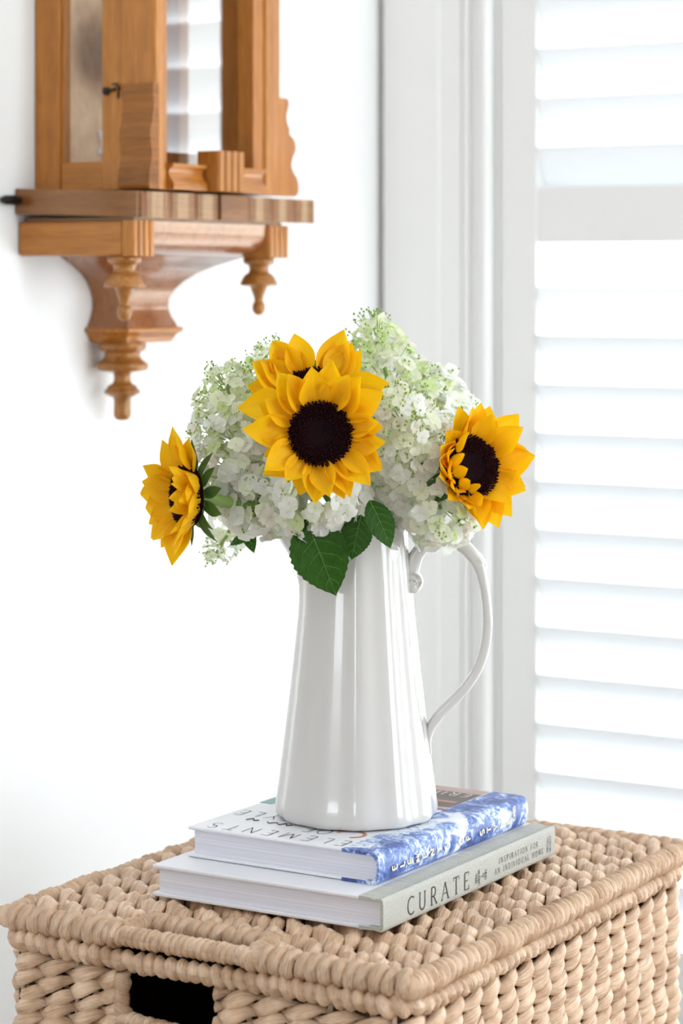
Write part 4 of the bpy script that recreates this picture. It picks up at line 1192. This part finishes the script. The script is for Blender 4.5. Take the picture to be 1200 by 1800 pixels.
sunflower(at(553, 706, 1.950), UP * 0.42 - FWD * 0.85, MOUTH + FWD * 0.02, 'half hidden sunflower standing up behind the front one at the top', 1.04, 0, seed=31,
          outer=[50, 66, 122, 138, 152, 170, 190, 10, 350], inner=[58, 74, 114, 130], tilt_out=16, tilt_in=22)

# ------------------------------------------------------------------ hydrangeas
def floret_mesh(r, m, seed, cup):
    rs = np.random.default_rng(seed); b = MB()
    for k in range(4):
        a0 = k * PI / 2 + rs.normal(0, 0.10); L0 = r * (1 + rs.normal(0, 0.07)); w = r * 0.56 * (1 + rs.normal(0, 0.08))
        nu, nv = 8, 5; P = []
        tilt = cup + rs.normal(0, 0.15)
        for i in range(nu):
            t = i / (nu - 1)
            ww = w * (0.22 + 0.78 * math.sin(PI / 2 * min(1, t / 0.58))) if t <= 0.6 else w * max(0.12, math.sqrt(max(0, 1 - ((t - 0.6) / 0.42) ** 2)))
            row = []
            for j in range(nv):
                s = -1 + 2 * j / (nv - 1)
                x = L0 * t * (1 - 0.10 * s * s * (t > 0.6)); yv = s * ww
                z = L0 * (tilt * t - 0.25 * t * t) + 0.16 * ww * s * s + 0.05 * r * math.sin(5 * t + 3 * s + seed + k)
                row.append((x * math.cos(a0) - yv * math.sin(a0), x * math.sin(a0) + yv * math.cos(a0), z))
            P.append(row)
        b.grid(P, nu, nv)
    c = 0.10 * r
    b.lathe([(c, 0.0), (c * 0.9, c), (c * 0.3, c * 1.5)], (0, 0, 0), 6)
    return b.mesh('floret', m, True)
FW = [floret_mesh(0.0088, M_HWHITE, k, 0.25 + 0.1 * (k % 3)) for k in range(4)] + [floret_mesh(0.0086, M_HPINK, 9, 0.3)]
FC = [floret_mesh(0.0082, M_HCREAM, 20 + k, 0.3) for k in range(3)]
FG = [floret_mesh(0.0070, M_HGREEN, 30 + k, 0.4) for k in range(2)]

def leaf(root, org, base, tip, nrm, width, curl=0.06, fold=0.12, name='leaf'):
    base, tip, nrm = Vector(base), Vector(tip), Vector(nrm)
    d = tip - base; ln = d.length; d.normalize()
    side = d.cross(nrm).normalized(); nn = side.cross(d).normalized()
    nu, nv = 26, 11; P = []
    for i in range(nu):
        t = i / (nu - 1)
        w = width * 0.5 * (math.sin(PI * t ** 0.9) ** 0.80) * (1 - 0.10 * t) if 0 < t < 1 else 0.0002
        w *= 1 + 0.035 * (1 if i % 2 else -1)
        row = []
        for j in range(nv):
            s = -1 + 2 * j / (nv - 1)
            h = -curl * ln * (2 * t - 1) ** 2 + fold * abs(s) * w + 0.03 * w * math.cos(t * 40 - abs(s) * 9)
            row.append(base + d * (ln * (t - 0.03 * s * s * t)) + side * (s * w) + nn * h)
        P.append(row)
    lf = MB().grid(P, nu, nv).build(name, M_LEAF, root, org=org, angle=None)
    b = MB()
    mid = [P[i][nv // 2] + nn * 0.0002 for i in range(nu)]
    b.tube(mid, [0.0006 * (1 - 0.7 * i / nu) for i in range(nu)], 5)
    for i in range(3, nu - 6, 4):
        for sgn_ in (-1, 1):
            pts = []
            for q in range(6):
                ii = min(nu - 1, i + int(q * 1.0)); jj = nv // 2 + sgn_ * int(round(q * 0.85))
                pts.append(P[ii][jj] + nn * 0.00012)
            b.tube(pts, [0.00034, 0.0003, 0.00026, 0.0002, 0.00016, 0.0001], 4)
    b.build('vein', M_VEIN, lf, org=org, angle=None)
    return lf

def panicle(base, apex, rad, n, label, seed, stem_to, green=0.25, buds=60, sizes=(0.62, 1.05), face=None, leaves=(), inner=0, power=0.62, roundtip=0.35):
    """cone of florets from base to apex; each floret is a child of its flower head"""
    rs = np.random.default_rng(seed)
    base, apex = Vector(base), Vector(apex)
    ax = apex - base; H = ax.length; ax.normalize()
    e1 = ax.cross(FWD).normalized(); e2 = ax.cross(e1)
    org = tuple(base)
    root = tag(empty('hydrangea', base), label, 'hydrangea', 'hydrangea heads in the pitcher')
    def rr(t): return rad * ((1 - t) ** power) * (1 - 0.45 * max(0, 0.22 - t) / 0.22)
    # area-weighted heights
    ts = np.linspace(0, 0.985, 200); wts = np.array([rr(t) + 0.15 * rad for t in ts]); cdf = np.cumsum(wts) / wts.sum()
    def place(n, shrink, pool_pick, join=None):
        for k in range(n):
            t = float(np.interp((k + rs.random()) / n, cdf, ts)); a = k * 2.399963 + rs.normal(0, 0.25)
            r = rr(t) * shrink * (1 + rs.normal(0, 0.07)); 
            out = (e1 * math.cos(a) + e2 * math.sin(a))
            p = base + ax * (H * t) + out * r
            slope = 0.25 + 0.75 * t
            nrm = (out * (1 - 0.6 * t) + ax * slope * 0.8 + Vector(rs.normal(0, 0.33, 3))).normalized()
            if face is not None: nrm = (nrm + Vector(face) * 0.35).normalized()
            size = sizes[1] + (sizes[0] - sizes[1]) * t ** 1.3
            size *= 1 + rs.normal(0, 0.12)
            me = pool_pick(t)
            q = nrm.to_track_quat('Z', 'Y') @ Matrix.Rotation(rs.random() * 6.28, 3, 'Z').to_quaternion()
            yield p, q, size, me
    def pick(t):
        u = rs.random()
        g = green * (0.25 + 1.5 * t * t)
        if u < g * 0.45: return FG[int(rs.integers(0, 2))]
        if u < g * 1.6: return FC[int(rs.integers(0, 3))]
        return FW[int(rs.integers(0, 5))]
    for p, q, s, me in place(n, 1.0, pick):
        o = link('floret', me, root); o.location = p - base; o.rotation_mode = 'QUATERNION'; o.rotation_quaternion = q; o.scale = (s, s, s)
    # deeper layer, joined: nobody could count it
    b = MB()
    for p, q, s, me in place(inner or n // 2, 0.66, pick):
        M4 = Matrix.Translation(p - base) @ q.to_matrix().to_4x4() @ Matrix.Scale(s, 4)
        vv = [M4 @ vtx.co for vtx in me.vertices]
        b.add(vv, [tuple(pl.vertices) for pl in me.polygons])
    b.build('inner_florets', M_HCREAM, root, angle=None, kind='stuff')
    # buds on fine stalks, mostly towards the tip
    b, st = MB(), MB()
    for k in range(buds):
        t = 1 - rs.random() ** 1.3 * 0.75; a = rs.random() * 6.28
        out = e1 * math.cos(a) + e2 * math.sin(a)
        c = base + ax * (H * (t + 0.03)) + out * (rr(min(t, 0.985)) * (1.0 + 0.10 * rs.random()) + 0.002)
        inn = base + ax * (H * (t - 0.10)) + out * rr(min(t, 0.97)) * 0.35
        st.tube([inn - base, (inn * 0.5 + c * 0.5) - base + ax * 0.001, c - base], [0.0006, 0.00045, 0.00035], 4)
        for g in range(3):
            d = c - base + Vector(rs.normal(0, 0.0017, 3)); r = 0.0008 + 0.0006 * rs.random()
            b.add([d + Vector(q) * r for q in ((1, 0, 0), (-1, 0, 0), (0, 1, 0), (0, -1, 0), (0, 0, 1), (0, 0, -1))], [(0, 2, 4), (2, 1, 4), (1, 3, 4), (3, 0, 4), (2, 0, 5), (1, 2, 5), (3, 1, 5), (0, 3, 5)])
    if buds:
        b.build('buds', M_BUD, root, kind='stuff', angle=None)
        st.build('bud_stalks', M_BUD2, root, kind='stuff', angle=None)
    tgt = Vector(stem_to)
    ctrl = [base + ax * H * 0.85, base + ax * H * 0.3, base - ax * 0.012, tgt * 0.7 + base * 0.3, tgt, tgt - UP * 0.06]
    pp = smooth_poly([tuple(p) for p in ctrl], 4)
    MB().tube(pp, [0.0012 + 0.0014 * min(1, i / 8) for i in range(len(pp))], 7).build('stem', M_STEM, root, org=org, angle=None)
    for lf in leaves: leaf(root, org, *lf)
    return root

NEAR = -FWD
# left head
panicle(at(440, 880, 1.995), at(392, 640, 1.985), 0.0500, 230, 'creamy white hydrangea head leaning left between two sunflowers', 51, MOUTH - RIGHT * 0.016, 0.50, 70, (0.70, 1.0), NEAR * 0.4,
        leaves=((at(432, 925, 2.00), at(446, 972, 1.99), NEAR, 0.012), (at(440, 940, 2.01), at(402, 958, 2.01), NEAR + UP, 0.010)), power=0.45)
panicle(at(500, 800, 2.02), at(470, 600, 2.03), 0.0440, 120, 'small hydrangea head rising behind the left one', 52, MOUTH - RIGHT * 0.008 + FWD * 0.01, 0.45, 40, (0.70, 0.95), NEAR * 0.4, power=0.5)
# right, tallest head
panicle(at(735, 850, 2.055), at(648, 556, 2.045), 0.0560, 260, 'tallest hydrangea head at the upper right with green buds at its tip', 53, MOUTH + RIGHT * 0.014 + FWD * 0.012, 0.42, 90, (0.70, 1.02), NEAR * 0.3, power=0.52)
panicle(at(780, 830, 2.070), at(765, 640, 2.075), 0.0400, 110, 'hydrangea head tucked behind the right sunflower', 54, MOUTH + RIGHT * 0.020 + FWD * 0.016, 0.15, 20, (0.80, 1.05), NEAR * 0.3, power=0.45)
# front right head, tip towards the camera
panicle(at(742, 865, 2.000), at(697, 690, 1.905), 0.0440, 190, 'front hydrangea head between the centre and right sunflowers', 55, MOUTH + RIGHT * 0.014 - FWD * 0.006, 0.30, 60, (0.62, 1.05), NEAR * 0.5,
        leaves=((at(650, 878, 1.925), at(688, 964, 1.915), NEAR + RIGHT * 0.3, 0.024), (at(700, 920, 1.985), at(760, 930, 1.975), NEAR * 0.5 + UP, 0.014)), power=0.5)
# low front collar heads
panicle(at(560, 858, 1.985), at(548, 868, 1.905), 0.0450, 120, 'low white hydrangea head under the front sunflower', 56, MOUTH - FWD * 0.010, 0.10, 10, (0.95, 1.08), NEAR * 0.6,
        leaves=((at(536, 908, 1.930), at(592, 1050, 1.936), NEAR + UP * 0.15, 0.049, 0.05), (at(634, 905, 1.938), at(617, 985, 1.935), NEAR - RIGHT * 0.15, 0.027)), power=0.30)
panicle(at(770, 885, 1.990), at(775, 895, 1.925), 0.0360, 80, 'low white hydrangea head above the pitcher handle', 57, MOUTH + RIGHT * 0.022, 0.22, 10, (0.95, 1.05), NEAR * 0.6, power=0.30)
panicle(at(465, 870, 1.990), at(452, 885, 1.935), 0.0340, 70, 'low white hydrangea head above the pitcher spout', 58, MOUTH - RIGHT * 0.025, 0.12, 8, (0.95, 1.05), NEAR * 0.6, power=0.30)
panicle(at(420, 905, 2.07), at(372, 985, 2.10), 0.0220, 34, 'small loose hydrangea spray hanging at the lower left', 59, MOUTH - RIGHT * 0.035 + FWD * 0.02, 0.45, 26, (0.62, 0.9), None, inner=4, power=0.5)
